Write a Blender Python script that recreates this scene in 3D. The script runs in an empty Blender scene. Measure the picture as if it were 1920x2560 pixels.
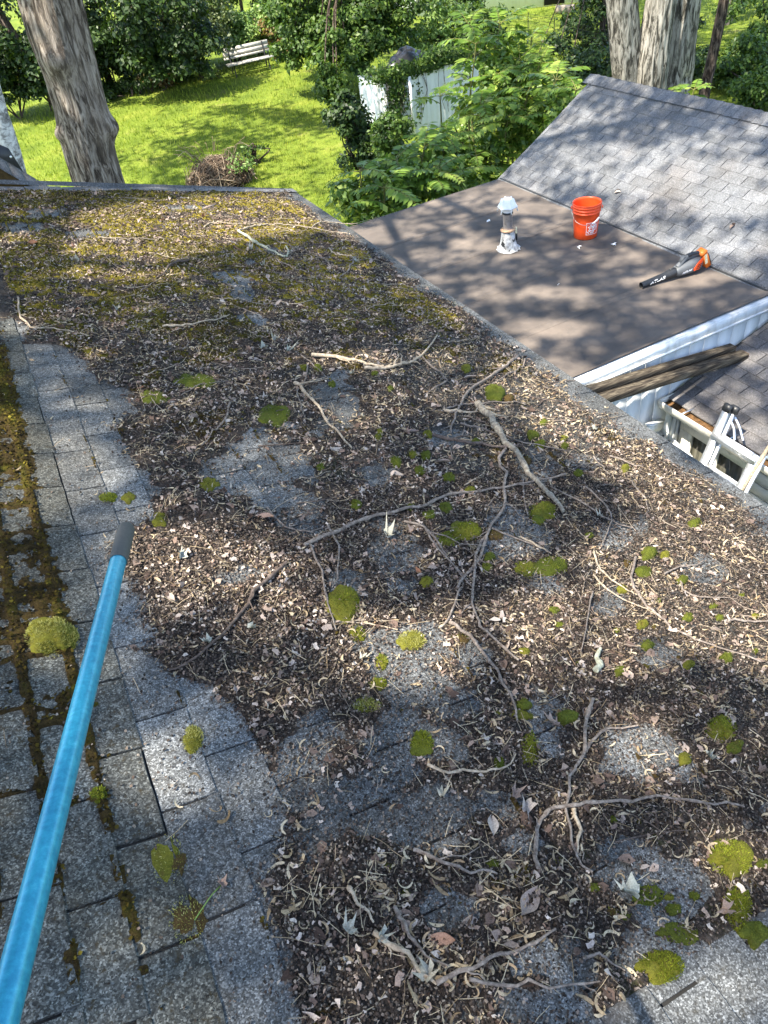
import bpy, math, random
import numpy as np
from mathutils import Matrix, Vector

random.seed(7); RNG = np.random.default_rng(7)
S = bpy.context.scene
COL = S.collection
# ------------------------------------------------------------------ camera, sky, sun, exposure
FPX, CX, CY, CZ = 1849.0, 960.0, 1280.0, 7.0      # focal length and centre in photo pixels, camera height
_r = math.radians(9.5); _vp = np.array([-260.0, -190.0])
_D = ((CY - _vp[1]) + math.tan(_r) * (CX - _vp[0])) * math.cos(_r)
_p = math.atan2(_D, FPX)
_down = np.array([math.sin(_r) * math.cos(_p), math.cos(_r) * math.cos(_p), math.sin(_p)])
_Y = np.array([_vp[0] - CX, _vp[1] - CY, FPX]); _Y /= np.linalg.norm(_Y)
_Y -= _down * (_Y @ _down); _Y /= np.linalg.norm(_Y)
ROT = np.array([np.cross(_Y, -_down), _Y, -_down])  # rows: world X (down the roof), Y (along the eave), Z
cam = bpy.data.cameras.new('camera'); camo = bpy.data.objects.new('camera', cam); COL.objects.link(camo)
cam.sensor_fit = 'AUTO'; cam.sensor_width = 36.0; cam.lens = FPX / 2560 * 36.0
cam.clip_start = 0.05; cam.clip_end = 600
_m = Matrix.Identity(4)
for _i in range(3):
    _m[_i][0] = ROT[_i][0]; _m[_i][1] = -ROT[_i][1]; _m[_i][2] = -ROT[_i][2]
_m[2][3] = CZ
camo.matrix_world = _m
S.camera = camo

SUN_EL, SUN_DIR = math.radians(60), np.array([0.494, 0.078, -0.866])   # the way the light travels
W = bpy.data.worlds.new("World"); S.world = W; W.use_nodes = True
_n = W.node_tree.nodes; _bg = _n['Background']
_sky = _n.new('ShaderNodeTexSky'); _sky.sky_type = 'NISHITA'; _sky.sun_disc = False
_sky.sun_elevation = SUN_EL; _sky.sun_rotation = math.atan2(-SUN_DIR[0], -SUN_DIR[1])
W.node_tree.links.new(_sky.outputs[0], _bg.inputs[0]); _bg.inputs[1].default_value = 0.15
sl = bpy.data.lights.new('sun', 'SUN'); slo = bpy.data.objects.new('sun', sl); COL.objects.link(slo)
sl.energy = 4.7; sl.angle = math.radians(0.55); sl.color = (1.0, 0.93, 0.80)
slo.rotation_euler = Vector(SUN_DIR).to_track_quat('-Z', 'Y').to_euler()
slo.location = (-10, 0, 30)
S.view_settings.view_transform = 'Standard'; S.view_settings.look = 'None'
S.view_settings.exposure = 1.85; S.view_settings.gamma = 1.0
S.render.engine = 'CYCLES'
S.cycles.use_denoising = True
S.cycles.max_bounces = 6; S.cycles.transmission_bounces = 4; S.cycles.diffuse_bounces = 4

# ------------------------------------------------------------------ layout maths
def ray(u, v):
    d = np.stack([(np.asarray(u, float) - CX) / FPX, (np.asarray(v, float) - CY) / FPX, np.ones_like(np.asarray(u, float))], -1)
    return d @ ROT.T
ORG = np.array([0, 0, CZ])
def atz(u, v, z): d = ray(u, v); return ORG + d * ((z - CZ) / d[..., 2])[..., None]
def aty(u, v, y): d = ray(u, v); return ORG + d * (y / d[..., 1])[..., None]
def atx(u, v, x): d = ray(u, v); return ORG + d * (x / d[..., 0])[..., None]
def proj(P):
    c = (np.asarray(P) - ORG) @ ROT
    w = np.maximum(c[..., 2], 1e-3)
    return CX + FPX * c[..., 0] / w, CY + FPX * c[..., 1] / w, c[..., 2]
def solve(u, v, zf, t0=0.4, t1=120.0):
    d = ray(u, v); lo = np.full(d.shape[:-1], t0); hi = np.full(d.shape[:-1], t1)
    for _ in range(46):
        m = (lo + hi) / 2; P = ORG + d * m[..., None]
        up = P[..., 2] > zf(P[..., 0], P[..., 1])
        lo = np.where(up, m, lo); hi = np.where(up, hi, m)
    return ORG + d * hi[..., None]
def _h(ix, iy, s):
    h = (ix.astype(np.int64) * 374761393 + iy.astype(np.int64) * 668265263 + s * 974711) & 0xffffffff
    h = ((h ^ (h >> 13)) * 1274126177) & 0xffffffff
    return ((h ^ (h >> 16)) & 0xffff) / 65535.0
def vn(x, y, s=0):
    x = np.asarray(x, float); y = np.asarray(y, float)
    ix = np.floor(x); iy = np.floor(y); fx = x - ix; fy = y - iy
    fx = fx * fx * (3 - 2 * fx); fy = fy * fy * (3 - 2 * fy)
    a = _h(ix, iy, s); b = _h(ix + 1, iy, s); c = _h(ix, iy + 1, s); d = _h(ix + 1, iy + 1, s)
    return (a + (b - a) * fx) * (1 - fy) + (c + (d - c) * fx) * fy
def fbm(x, y, size, o=4, s=0):
    t = 0; a = 0.5; k = 0
    for i in range(o):
        t = t + a * (vn(np.asarray(x) / size, np.asarray(y) / size, s + 17 * i) - 0.5); k += a; a *= 0.55; size = size / 2.05
    return t / k * 2      # about -1..1
def smooth(a, b, x): t = np.clip((x - a) / (b - a), 0, 1); return t * t * (3 - 2 * t)

# main roof surface: a steep slope on the left turning into a low slope on the right
XB, ZB, ML, MR, EAVE, RAKE = -0.28, 5.242, 0.466, 0.2754, 2.53, 7.58
def zr(x, y):
    t = np.asarray(x) - XB
    return ZB - (ML + MR) / 2 * t + (ML - MR) / 2 * np.sqrt(t * t + 0.006) + 0.010 * (vn(np.asarray(x) * 1.3, np.asarray(y) * 1.1, 5) - .5)
def on_roof(u, v): return solve(u, v, zr, 0.4, 14)
FZ = 3.10                                     # flat roof level
def gz(x, y):
    return 0.30 + 1.0 * smooth(15, 34, y) * (1 - smooth(13, 24, x)) + 0.05 * fbm(x, y, 5.0, 3, 3)
def on_ground(u, v): return solve(u, v, gz, 5, 120)

# ------------------------------------------------------------------ mesh helpers
ORIGIN = {}
class MB:
    def __init__(self): self.v = []; self.f = []; self.r = []; self.n = 0; self.va = []
    def add(self, V, F, r=None, va=None):
        V = np.asarray(V, float).reshape(-1, 3); F = np.asarray(F, int)
        self.v.append(V); self.f.append(F + self.n); self.n += len(V)
        if r is None: r = random.random()
        self.r.append(np.broadcast_to(np.asarray(r, float), (len(F),)).copy())
        self.va.append(np.zeros(len(V)) if va is None else np.asarray(va, float).ravel())
        return self
    def box(self, c, s, R=None, r=None):
        q = np.array([[x, y, z] for x in (-.5, .5) for y in (-.5, .5) for z in (-.5, .5)]) * np.asarray(s)
        if R is not None: q = q @ np.asarray(R).T
        return self.add(q + np.asarray(c), [[0, 1, 3, 2], [4, 6, 7, 5], [0, 4, 5, 1], [2, 3, 7, 6], [0, 2, 6, 4], [1, 5, 7, 3]], r)
    def beam(self, a, b, w, h, up=(0, 0, 1), r=None):
        a = np.asarray(a, float); b = np.asarray(b, float); d = b - a; L = np.linalg.norm(d); d /= L
        s = np.cross(d, up); s /= np.linalg.norm(s); t = np.cross(s, d)
        return self.box((a + b) / 2, (L, w, h), np.stack([d, s, t], 1), r)
    def tube(self, P, R, k=8, cap=True, jit=0.0, r=None):
        P = np.asarray(P, float); n = len(P); R = np.broadcast_to(np.asarray(R, float), (n,))
        T = np.gradient(P, axis=0); T /= np.linalg.norm(T, axis=1)[:, None] + 1e-12
        ref = np.array([0, 0, 1.0]) if abs(T[0, 2]) < .9 else np.array([1.0, 0, 0])
        A = np.cross(T, ref); A /= np.linalg.norm(A, axis=1)[:, None] + 1e-12; B = np.cross(T, A)
        th = np.linspace(0, 2 * math.pi, k, endpoint=False)
        rr = R[:, None] * (1 + jit * (RNG.random((n, k)) - .5))
        V = P[:, None] + rr[..., None] * (np.cos(th)[None, :, None] * A[:, None] + np.sin(th)[None, :, None] * B[:, None])
        i = np.arange(n - 1)[:, None] * k; j = np.arange(k)[None]; j2 = (j + 1) % k
        F = np.stack([i + j, i + j2, i + k + j2, i + k + j], -1).reshape(-1, 4)
        if r is None: r = random.random()
        self.add(V, F, r)
        if cap:
            for e, o in ((0, 1), (n - 1, -1)):
                ring = V[e]; c = ring.mean(0)
                self.add(np.vstack([ring, c[None]]), [[x, (x + 1) % k, k][::o] for x in range(k)], r)
        return self
    def lathe(self, prof, c, k=32, axis=(0, 0, 1), r=None, cap=False):
        prof = np.asarray(prof, float); ax = np.asarray(axis, float); ax /= np.linalg.norm(ax)
        ref = np.array([1.0, 0, 0]) if abs(ax[0]) < .9 else np.array([0, 1.0, 0])
        A = np.cross(ax, ref); A /= np.linalg.norm(A); B = np.cross(ax, A)
        th = np.linspace(0, 2 * math.pi, k, endpoint=False)
        V = np.asarray(c) + prof[:, 1][:, None, None] * ax + prof[:, 0][:, None, None] * (np.cos(th)[None, :, None] * A + np.sin(th)[None, :, None] * B)
        n = len(prof); i = np.arange(n - 1)[:, None] * k; j = np.arange(k)[None]; j2 = (j + 1) % k
        self.add(V, np.stack([i + j, i + j2, i + k + j2, i + k + j], -1).reshape(-1, 4), .5 if r is None else r)
        return self
    def prism(self, poly, o, U, V, d, r=None):     # outline poly in the plane (U,V) at o, pushed out by vector d
        poly = np.asarray(poly, float); U = np.asarray(U, float); V = np.asarray(V, float); d = np.asarray(d, float)
        a = np.asarray(o, float) + poly[:, :1] * U + poly[:, 1:] * V; n = len(a)
        X = np.vstack([a, a + d]); r = random.random() if r is None else r
        self.add(X, [[i, (i + 1) % n, n + (i + 1) % n, n + i] for i in range(n)], r)
        self.add(X[:n], [list(range(n))[::-1]], r); self.add(X[n:], [list(range(n))], r)
        return self
    def grid(self, X, Y, Z, r=None, va=None):
        n, k = X.shape; i = np.arange(n - 1)[:, None] * k; j = np.arange(k - 1)[None]
        F = np.stack([i + j, i + j + 1, i + k + j + 1, i + k + j], -1).reshape(-1, 4)
        return self.add(np.stack([X, Y, Z], -1).reshape(-1, 3), F, .5 if r is None else r, va)
    def scat(self, tv, tf, pos, nrm, sc, spin=None, r=None):
        pos = np.asarray(pos, float); N = len(pos)
        if N == 0: return self
        n = np.asarray(nrm, float); n = n / (np.linalg.norm(n, axis=1)[:, None] + 1e-9)
        ref = np.where(np.abs(n[:, 2:3]) < .95, np.array([[0, 0, 1.0]]), np.array([[1.0, 0, 0]]))
        t = np.cross(n, ref); t /= np.linalg.norm(t, axis=1)[:, None]; b = np.cross(n, t)
        a = RNG.random(N) * 2 * math.pi if spin is None else spin
        c, s = np.cos(a)[:, None], np.sin(a)[:, None]; t, b = t * c + b * s, b * c - t * s
        tv = np.asarray(tv, float); sc = np.broadcast_to(np.asarray(sc, float), (N,))[:, None, None]
        V = pos[:, None] + sc * (tv[None, :, :1] * t[:, None] + tv[None, :, 1:2] * b[:, None] + tv[None, :, 2:3] * n[:, None])
        tf = np.asarray(tf); F = (np.arange(N)[:, None, None] * len(tv) + tf[None]).reshape(-1, tf.shape[1])
        r = RNG.random(N) if r is None else r
        return self.add(V, F, np.repeat(r, len(tf)))
    def build(self, name, m, parent=None, smooth=False, loc=None):
        me = bpy.data.meshes.new(name)
        V = np.vstack(self.v)
        o = np.zeros(3)
        if parent is not None: o = ORIGIN[parent.name]
        elif loc is not None: o = np.asarray(loc, float)
        V = V - o
        tot = np.concatenate([np.full(len(f), f.shape[1]) for f in self.f]); lp = np.concatenate([f.ravel() for f in self.f])
        me.vertices.add(len(V)); me.vertices.foreach_set('co', V.ravel())
        me.loops.add(len(lp)); me.loops.foreach_set('vertex_index', lp.astype(np.int32))
        me.polygons.add(len(tot)); me.polygons.foreach_set('loop_start', np.concatenate([[0], np.cumsum(tot)[:-1]]).astype(np.int32))
        if smooth: me.polygons.foreach_set('use_smooth', np.ones(len(tot), bool))
        me.update(calc_edges=True)
        at = me.attributes.new('rnd', 'FLOAT', 'FACE'); at.data.foreach_set('value', np.concatenate(self.r).astype(np.float32))
        va = np.concatenate(self.va)
        if va.any(): at = me.attributes.new('kind_of', 'FLOAT', 'POINT'); at.data.foreach_set('value', va.astype(np.float32))
        me.materials.append(m)
        ob = bpy.data.objects.new(name, me); COL.objects.link(ob)
        if parent is not None: ob.parent = parent
        else: ob.location = o
        ORIGIN[ob.name] = o
        return ob
def tag(o, label=None, cat=None, group=None, kind=None):
    if label: o['label'] = label
    if cat: o['category'] = cat
    if group: o['group'] = group
    if kind: o['kind'] = kind
    return o
def thing(name, label, cat, loc, group=None):
    o = bpy.data.objects.new(name, None); COL.objects.link(o); o.location = [float(q) for q in loc]; o.empty_display_size = .1
    ORIGIN[o.name] = np.asarray(loc, float)
    return tag(o, label, cat, group)
def spline(P, n=6):
    P = np.asarray(P, float)
    if len(P) < 3:
        return P[0] + (P[-1] - P[0]) * np.linspace(0, 1, n + 1)[:, None]
    Q = np.vstack([2 * P[0] - P[1], P, 2 * P[-1] - P[-2]]); out = []
    for i in range(1, len(Q) - 2):
        t = np.linspace(0, 1, n, endpoint=False)[:, None]; a, b, c, d = Q[i - 1], Q[i], Q[i + 1], Q[i + 2]
        out.append(.5 * (2 * b + (c - a) * t + (2 * a - 5 * b + 4 * c - d) * t ** 2 + (3 * b - a - 3 * c + d) * t ** 3))
    return np.vstack(out + [P[-1:]])
def text_mesh(s, size=1.0, shear=0.0, bold=0.0):
    cu = bpy.data.curves.new('lettering', 'FONT'); cu.body = s; cu.size = size; cu.shear = shear; cu.offset = bold; cu.align_x = 'CENTER'; cu.align_y = 'CENTER'
    ob = bpy.data.objects.new('lettering', cu); COL.objects.link(ob)
    ev = ob.evaluated_get(bpy.context.evaluated_depsgraph_get()); me = ev.to_mesh()
    V = np.array([v.co[:] for v in me.vertices]); F = [list(p.vertices) for p in me.polygons]
    T = []
    for f in F:
        for i in range(1, len(f) - 1): T.append([f[0], f[i], f[i + 1]])
    ev.to_mesh_clear(); bpy.data.objects.remove(ob); bpy.data.curves.remove(cu)
    return V, np.array(T)

# ------------------------------------------------------------------ material helpers
class NT:
    def __init__(self, name, rough=.8, spec=.3):
        self.m = bpy.data.materials.new(name); self.m.use_nodes = True; self.t = self.m.node_tree
        self.b = self.t.nodes['Principled BSDF']; self.b.inputs['Roughness'].default_value = rough
        self.b.inputs['Specular IOR Level'].default_value = spec
        self.pos = self.n('ShaderNodeNewGeometry').outputs['Position']
    def n(self, k): return self.t.nodes.new(k)
    def l(self, a, b): self.t.links.new(a, b)
    def setv(self, sock, v):
        if hasattr(v, 'links'): self.l(v, sock)
        elif isinstance(v, (tuple, list)): sock.default_value = tuple(v) + (1,) if len(v) == 3 and len(sock.default_value) == 4 else v
        else: sock.default_value = v
    def scale(self, s):
        n = self.n('ShaderNodeVectorMath'); n.operation = 'MULTIPLY'; self.l(self.pos, n.inputs[0]); n.inputs[1].default_value = s; return n.outputs[0]
    def nz(self, sc, det=4, ro=.6, vec=None, dist=0):
        n = self.n('ShaderNodeTexNoise'); n.inputs['Scale'].default_value = sc; n.inputs['Detail'].default_value = det
        n.inputs['Roughness'].default_value = ro; n.inputs['Distortion'].default_value = dist
        self.l(vec or self.pos, n.inputs['Vector']); return n.outputs['Fac']
    def vor(self, sc, out='Color', feat='F1', vec=None):
        n = self.n('ShaderNodeTexVoronoi'); n.inputs['Scale'].default_value = sc; n.feature = feat
        self.l(vec or self.pos, n.inputs['Vector']); return n.outputs[out]
    def ramp(self, fac, stops, interp='LINEAR'):
        n = self.n('ShaderNodeValToRGB'); self.l(fac, n.inputs[0]); e = n.color_ramp.elements; n.color_ramp.interpolation = interp
        while len(e) < len(stops): e.new(.5)
        for k, (p, c) in enumerate(stops):
            e[k].position = p; e[k].color = (c, c, c, 1) if isinstance(c, (int, float)) else tuple(c) + (1,)
        return n.outputs[0]
    def mix(self, f, a, b, mode='MIX'):
        n = self.n('ShaderNodeMix'); n.data_type = 'RGBA'; n.blend_type = mode
        self.setv(n.inputs[0], f); self.setv(n.inputs[6], a); self.setv(n.inputs[7], b); return n.outputs[2]
    def math(self, op, a, b=0.0):
        n = self.n('ShaderNodeMath'); n.operation = op; self.setv(n.inputs[0], a); self.setv(n.inputs[1], b); return n.outputs[0]
    def attr(self, name='rnd'): n = self.n('ShaderNodeAttribute'); n.attribute_name = name; return n.outputs['Fac']
    def objrnd(self): return self.n('ShaderNodeObjectInfo').outputs['Random']
    def sep(self, i): n = self.n('ShaderNodeSeparateXYZ'); self.l(self.pos, n.inputs[0]); return n.outputs[i]
    def bump(self, h, st=.5, d=.01):
        n = self.n('ShaderNodeBump'); n.inputs['Strength'].default_value = st; n.inputs['Distance'].default_value = d
        self.l(h, n.inputs['Height']); self.l(n.outputs[0], self.b.inputs['Normal']); return n.outputs[0]
    def col(self, c): self.setv(self.b.inputs['Base Color'], c); return self
    def leafy(self, c, tr=.35, tint=(1.3, 1.25, .5)):
        self.col(c)
        t = self.n('ShaderNodeBsdfTranslucent'); self.l(self.mix(1.0, c, tint, 'MULTIPLY'), t.inputs[0])
        mx = self.n('ShaderNodeMixShader'); mx.inputs[0].default_value = tr
        out = self.t.nodes['Material Output']
        self.l(self.b.outputs[0], mx.inputs[1]); self.l(t.outputs[0], mx.inputs[2]); self.l(mx.outputs[0], out.inputs[0])
        return self

def m_plain(name, c, rough=.6, spec=.4, metal=0, var=.15, sc=30.):
    q = NT(name, rough, spec); q.b.inputs['Metallic'].default_value = metal
    d = tuple(x * (1 - var) for x in c); e = tuple(min(1, x * (1 + var)) for x in c)
    f = q.nz(sc, 5); q.col(q.ramp(f, [(.3, d), (.7, e)])); q.bump(f, .12, .004)
    return q.m
def m_leaf(name, a, b, c, tr=.35, rough=.5, spec=.35):
    q = NT(name, rough, spec); return q.leafy(q.ramp(q.attr(), [(0, a), (.55, b), (1, c)]), tr).m
def m_shingle(name, dark, light, stain, moss=0.0, warm=(.2, .17, .14), gran=260, gvar=.9, dirt=0):
    q = NT(name, .9, .25)
    g = q.vor(gran); gs = q.n('ShaderNodeSeparateColor'); q.l(g, gs.inputs[0])
    g2 = q.vor(gran * .42); g2s = q.n('ShaderNodeSeparateColor'); q.l(g2, g2s.inputs[0])
    base = q.mix(q.attr(), dark, light)
    sp = q.ramp(gs.outputs[0], [(0, 1 - .62 * gvar), (.45, 1 - .3 * gvar), (.75, 1 + .12 * gvar), (1, 1 + 1.0 * gvar)])
    c = q.mix(1.0, base, sp, 'MULTIPLY')
    sp2 = q.ramp(g2s.outputs[1], [(0, 1 - .42 * gvar), (.5, 1.0), (1, 1 + .25 * gvar)])
    c = q.mix(1.0, c, sp2, 'MULTIPLY')
    c = q.mix(q.ramp(q.nz(2.6, 5, .65), [(.42, 0), (.72, .75)]), c, q.mix(1.0, c, stain, 'MULTIPLY'))
    c = q.mix(q.ramp(q.nz(1.1, 4), [(.5, 0), (.75, .55)]), c, q.mix(1.0, c, warm, 'MULTIPLY'))
    if moss:
        c = q.mix(q.ramp(q.nz(55, 6, .7), [(.54, 0), (.66, moss)]), c, (.035, .028, .016))
        c = q.mix(q.ramp(q.nz(90, 4, .7), [(.64, 0), (.72, moss * .7)]), c, (.22, .24, .2))
    if dirt:
        d = q.math('ADD', q.math('MULTIPLY', q.attr('kind_of'), .5), q.math('MULTIPLY', q.math('SUBTRACT', q.nz(9, 7, .72), .5), 1.5))
        c = q.mix(q.ramp(d, [(-.0, 0), (.08, .12), (.3, .62), (.55, .92)]), c, q.ramp(q.nz(130, 5, .8), [(.32, (.022, .019, .016)), (.5, (.075, .066, .058)), (.62, (.14, .127, .113)), (.74, (.25, .23, .21))]))
    q.col(c); q.bump(gs.outputs[0], .75, .003)
    return q.m

MAT = {}
MAT['roof'] = m_shingle('granule_shingle', (.100, .103, .103), (.178, .182, .182), (.55, .55, .55), .55, (.95, .85, .72), 300, 1.0, 1)
MAT['roof_left'] = m_shingle('lichen_shingle', (.070, .073, .070), (.120, .123, .115), (.55, .53, .46), 1.0, (.85, .75, .6), 260, 1.1)
MAT['right_roof'] = m_shingle('gray_shingle', (.125, .129, .136), (.176, .18, .19), (.6, .58, .56), 0, (1.0, .86, .74), 150, .45)
MAT['low_roof'] = m_shingle('brown_gray_shingle', (.11, .104, .103), (.18, .17, .167), (.6, .58, .56), 0, (1.0, .9, .82), 150, .4)
MAT['under'] = m_plain('black_felt', (.02, .02, .02), .95)
def _m():
    q = NT('mould', .95, .15)
    f = q.nz(60, 7, .75); c = q.ramp(f, [(.3, (.016, .012, .010)), (.5, (.052, .040, .033)), (.64, (.125, .10, .083)), (.78, (.25, .21, .18))])
    c = q.mix(q.ramp(q.nz(3.5, 4), [(.45, 0), (.7, .55)]), c, q.ramp(q.nz(160, 4), [(.35, (.028, .028, .028)), (.7, (.13, .12, .11))]))
    c = q.mix(q.ramp(q.nz(7, 5, .7), [(.58, 0), (.7, .6)]), c, (.05, .052, .012))
    c = q.mix(q.ramp(q.attr('kind_of'), [(.25, 0), (.8, .9)]), c, q.ramp(q.nz(110, 5, .75), [(.35, (.022, .022, .021)), (.55, (.075, .074, .07)), (.7, (.19, .185, .175))]))
    q.col(c); q.bump(q.nz(120, 6, .8), 1.0, .012); return q.m
MAT['mould'] = _m()
def _m():
    q = NT('moss', .95, .1)
    k = q.math('ADD', q.attr('kind_of'), q.math('MULTIPLY', q.math('SUBTRACT', q.nz(14, 5, .7), .5), 1.3))
    c = q.ramp(k, [(.1, (.030, .022, .010)), (.35, (.062, .042, .015)), (.55, (.060, .054, .010)), (.8, (.15, .125, .016)), (1, (.27, .21, .03))])
    c = q.mix(1.0, c, q.ramp(q.nz(170, 5, .8), [(.3, .35), (.7, 1.5)]), 'MULTIPLY')
    q.col(c); q.bump(q.nz(200, 6, .8), 1.0, .008); return q.m
MAT['moss'] = _m()
MAT['moss_bit'] = m_leaf('moss_bit', (.020, .014, .006), (.070, .053, .011), (.24, .20, .03), .1, .95, .05)
def m_cushion(name, a, b):
    q = NT(name, .9, .15); f = q.nz(240, 5, .8)
    c = q.ramp(f, [(.3, a), (.7, b)]); c = q.mix(q.ramp(q.nz(18, 4), [(.5, 0), (.75, .6)]), c, tuple(x * .45 for x in a)); c = q.mix(q.ramp(q.nz(30, 5, .7), [(.56, 0), (.68, .6)]), c, (.09, .06, .02))
    q.col(c); q.bump(f, 1.0, .006); return q.m
MAT['moss_dark'] = m_cushion('moss_dark', (.045, .055, .008), (.135, .155, .018))
MAT['moss_mid'] = m_cushion('moss_olive', (.08, .078, .010), (.20, .195, .024))
MAT['moss_brown'] = m_cushion('moss_brown', (.035, .022, .008), (.13, .085, .03))
MAT['moss_lime'] = m_leaf('moss_lime', (.075, .095, .010), (.19, .22, .024), (.36, .37, .05), .3, .8, .1)
MAT['moss_hair'] = m_leaf('moss_hair', (.045, .05, .008), (.13, .14, .018), (.27, .27, .04), .2, .85, .1)
MAT['moss_pale'] = m_leaf('moss_pale', (.20, .19, .05), (.34, .33, .10), (.48, .46, .20), .25, .8, .1)
def m_litter(name, stops, rough=.75, tr=.2, obj=False):
    q = NT(name, rough, .25); c = q.ramp(q.objrnd() if obj else q.attr(), stops)
    c = q.mix(1.0, c, q.ramp(q.nz(220, 4, .7), [(.3, .55), (.65, 1.15)]), 'MULTIPLY')
    return q.leafy(c, tr, (1.0, .9, .75)).m
CREAM = [(0, (.22, .15, .08)), (.3, (.38, .29, .18)), (.6, (.52, .42, .28)), (.85, (.62, .52, .36)), (1, (.42, .28, .16))]
MAT['wing'] = m_litter('seed_wing', CREAM); MAT['wing_one'] = m_litter('seed_wing_one', CREAM, obj=True)
DRY = [(0, (.055, .034, .025)), (.3, (.17, .115, .09)), (.58, (.35, .265, .215)), (.8, (.50, .41, .35)), (1, (.62, .53, .45))]
MAT['chip'] = m_litter('leaf_crumbs', DRY, .85, .1)
MAT['crumb'] = m_litter('dark_crumbs', [(0, (.013, .010, .008)), (.5, (.05, .036, .028)), (.82, (.145, .11, .086)), (1, (.30, .25, .20))], .9, 0)
MAT['dry_leaf'] = m_litter('dry_leaf', [(0, (.22, .15, .11)), (.4, (.36, .28, .24)), (.8, (.50, .44, .39)), (1, (.34, .16, .09))], obj=True)
MAT['pale_leaf'] = m_litter('pale_leaf', [(0, (.42, .38, .30)), (.5, (.44, .46, .40)), (1, (.52, .48, .38))], obj=True)
def m_bark(name, a, b, c, sc=(15, 15, 3.0), bump=.05):
    q = NT(name, .95, .1); v = q.scale(sc)
    f = q.nz(1.0, 7, .7, v, .6); cc = q.ramp(f, [(.36, tuple(x * .45 for x in a)), (.45, a), (.51, b), (.62, c)])
    cc = q.mix(q.ramp(q.nz(1.3, 4), [(.5, 0), (.7, .5)]), cc, tuple(x * 1.25 for x in b)); q.col(cc); q.bump(f, 1.0, bump); return q.m
MAT['bark'] = m_bark('maple_bark', (.06, .046, .036), (.19, .155, .125), (.38, .325, .275))
MAT['bark_gray'] = m_bark('ash_bark', (.06, .055, .045), (.20, .185, .155), (.36, .335, .29), (15, 15, 2.8), .04)
MAT['birch'] = m_bark('birch_bark', (.20, .19, .18), (.42, .41, .39), (.62, .61, .58), (9, 9, 14), .01)
MAT['bark_dark'] = m_bark('dark_bark', (.02, .015, .012), (.06, .045, .035), (.13, .10, .08), (18, 18, 4), .01)
def m_twig(name, a, b, c):
    q = NT(name, .85, .2); f = q.nz(70, 5, .7); q.col(q.ramp(f, [(.3, a), (.52, b), (.72, c)])); q.bump(f, .7, .003); return q.m
MAT['twig'] = m_twig('twig_gray', (.07, .052, .042), (.19, .155, .13), (.33, .29, .25))
MAT['twig_pale'] = m_twig('twig_pale', (.16, .115, .08), (.36, .29, .21), (.52, .45, .35))
q = NT('twig_fine', .85, .2); q.col(q.ramp(q.attr(), [(0, (.06, .042, .034)), (.5, (.17, .13, .105)), (1, (.36, .30, .24))])); MAT['twig_fine'] = q.m
MAT['twig_dark'] = m_twig('twig_dark', (.035, .025, .02), (.10, .075, .062), (.18, .145, .125))
MAT['twig_lich'] = m_twig('twig_branch', (.10, .08, .062), (.24, .205, .16), (.42, .40, .32))
MAT['twig_bare'] = m_twig('twig_lichen', (.18, .16, .11), (.36, .36, .27), (.56, .58, .48))
def _m():
    q = NT('membrane', .82, .3)
    c = q.ramp(q.nz(1.6, 6, .62), [(.3, (.068, .057, .050)), (.5, (.112, .092, .078)), (.72, (.175, .142, .116))])
    c = q.mix(q.ramp(q.nz(9, 6, .7), [(.52, 0), (.74, .55)]), c, (.075, .068, .064))
    c = q.mix(q.ramp(q.nz(46, 4, .7), [(.66, 0), (.74, .35)]), c, (.30, .27, .23))
    q.col(c); q.bump(q.nz(4, 5), .25, .02); return q.m
MAT['membrane'] = _m()
def m_white(name, c, dirt, sc=(5, 5, .9), amt=.7):
    q = NT(name, .5, .35); f = q.nz(1.0, 6, .65, q.scale(sc))
    cc = q.mix(q.ramp(f, [(.48, 0), (.78, amt)]), c, dirt); cc = q.mix(q.ramp(q.nz(38, 5, .75), [(.62, 0), (.72, amt * .7)]), cc, tuple(x * .5 for x in dirt))
    q.col(cc); q.bump(f, .1, .004); return q.m
MAT['white'] = m_white('white_siding', (.64, .66, .66), (.42, .43, .40))
MAT['trim'] = m_white('white_trim', (.76, .77, .76), (.40, .39, .36), (9, 9, 4), .8)
MAT['cream'] = m_white('cream_trim', (.66, .63, .55), (.32, .28, .21), (9, 9, 4), .8)
MAT['glass'] = (lambda q: (q.col(q.ramp(q.nz(3, 3, .5, q.scale((1, 9, .3))), [(.4, (.03, .03, .022)), (.65, (.085, .08, .06))])), q.m)[1])(NT('window_glass', .12, .6))
MAT['gutter_dirt'] = m_plain('gutter_rust', (.10, .055, .025), .95, .1, 0, .6, 25)
def m_metal(name, c, ro=.35, dirt=(.3, .28, .26), sc=22):
    q = NT(name, ro, .5); q.b.inputs['Metallic'].default_value = .85
    q.col(q.mix(q.ramp(q.nz(sc, 6, .7), [(.52, 0), (.68, .75)]), c, dirt)); q.bump(q.nz(60, 4), .1, .003); return q.m
MAT['alu'] = m_metal('aluminium', (.74, .75, .76), .38, (.52, .52, .5))
MAT['galv'] = m_metal('galvanised', (.55, .56, .58), .35, (.14, .12, .11), 30)
MAT['cap'] = m_plain('vent_white', (.80, .80, .78), .45, .4, 0, .05)
def _m():
    q = NT('tar_and_paint', .7, .4); c = q.mix(q.ramp(q.nz(14, 6, .7), [(.42, 0), (.6, 1)]), (.66, .65, .62), (.26, .25, .235)); c = q.mix(q.ramp(q.nz(13, 4), [(.60, 0), (.64, 1)]), c, (.03, .028, .026))
    q.col(c); q.bump(q.nz(30, 5), .6, .01); return q.m
MAT['tar'] = _m()
MAT['rust'] = m_plain('rusty_collar', (.42, .27, .17), .8, .2, .2, .6, 40)
MAT['orange'] = m_plain('orange_plastic', (.86, .085, .015), .38, .45, 0, .05)
MAT['orange2'] = m_plain('orange_battery', (.88, .20, .02), .4, .45, 0, .05)
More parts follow.
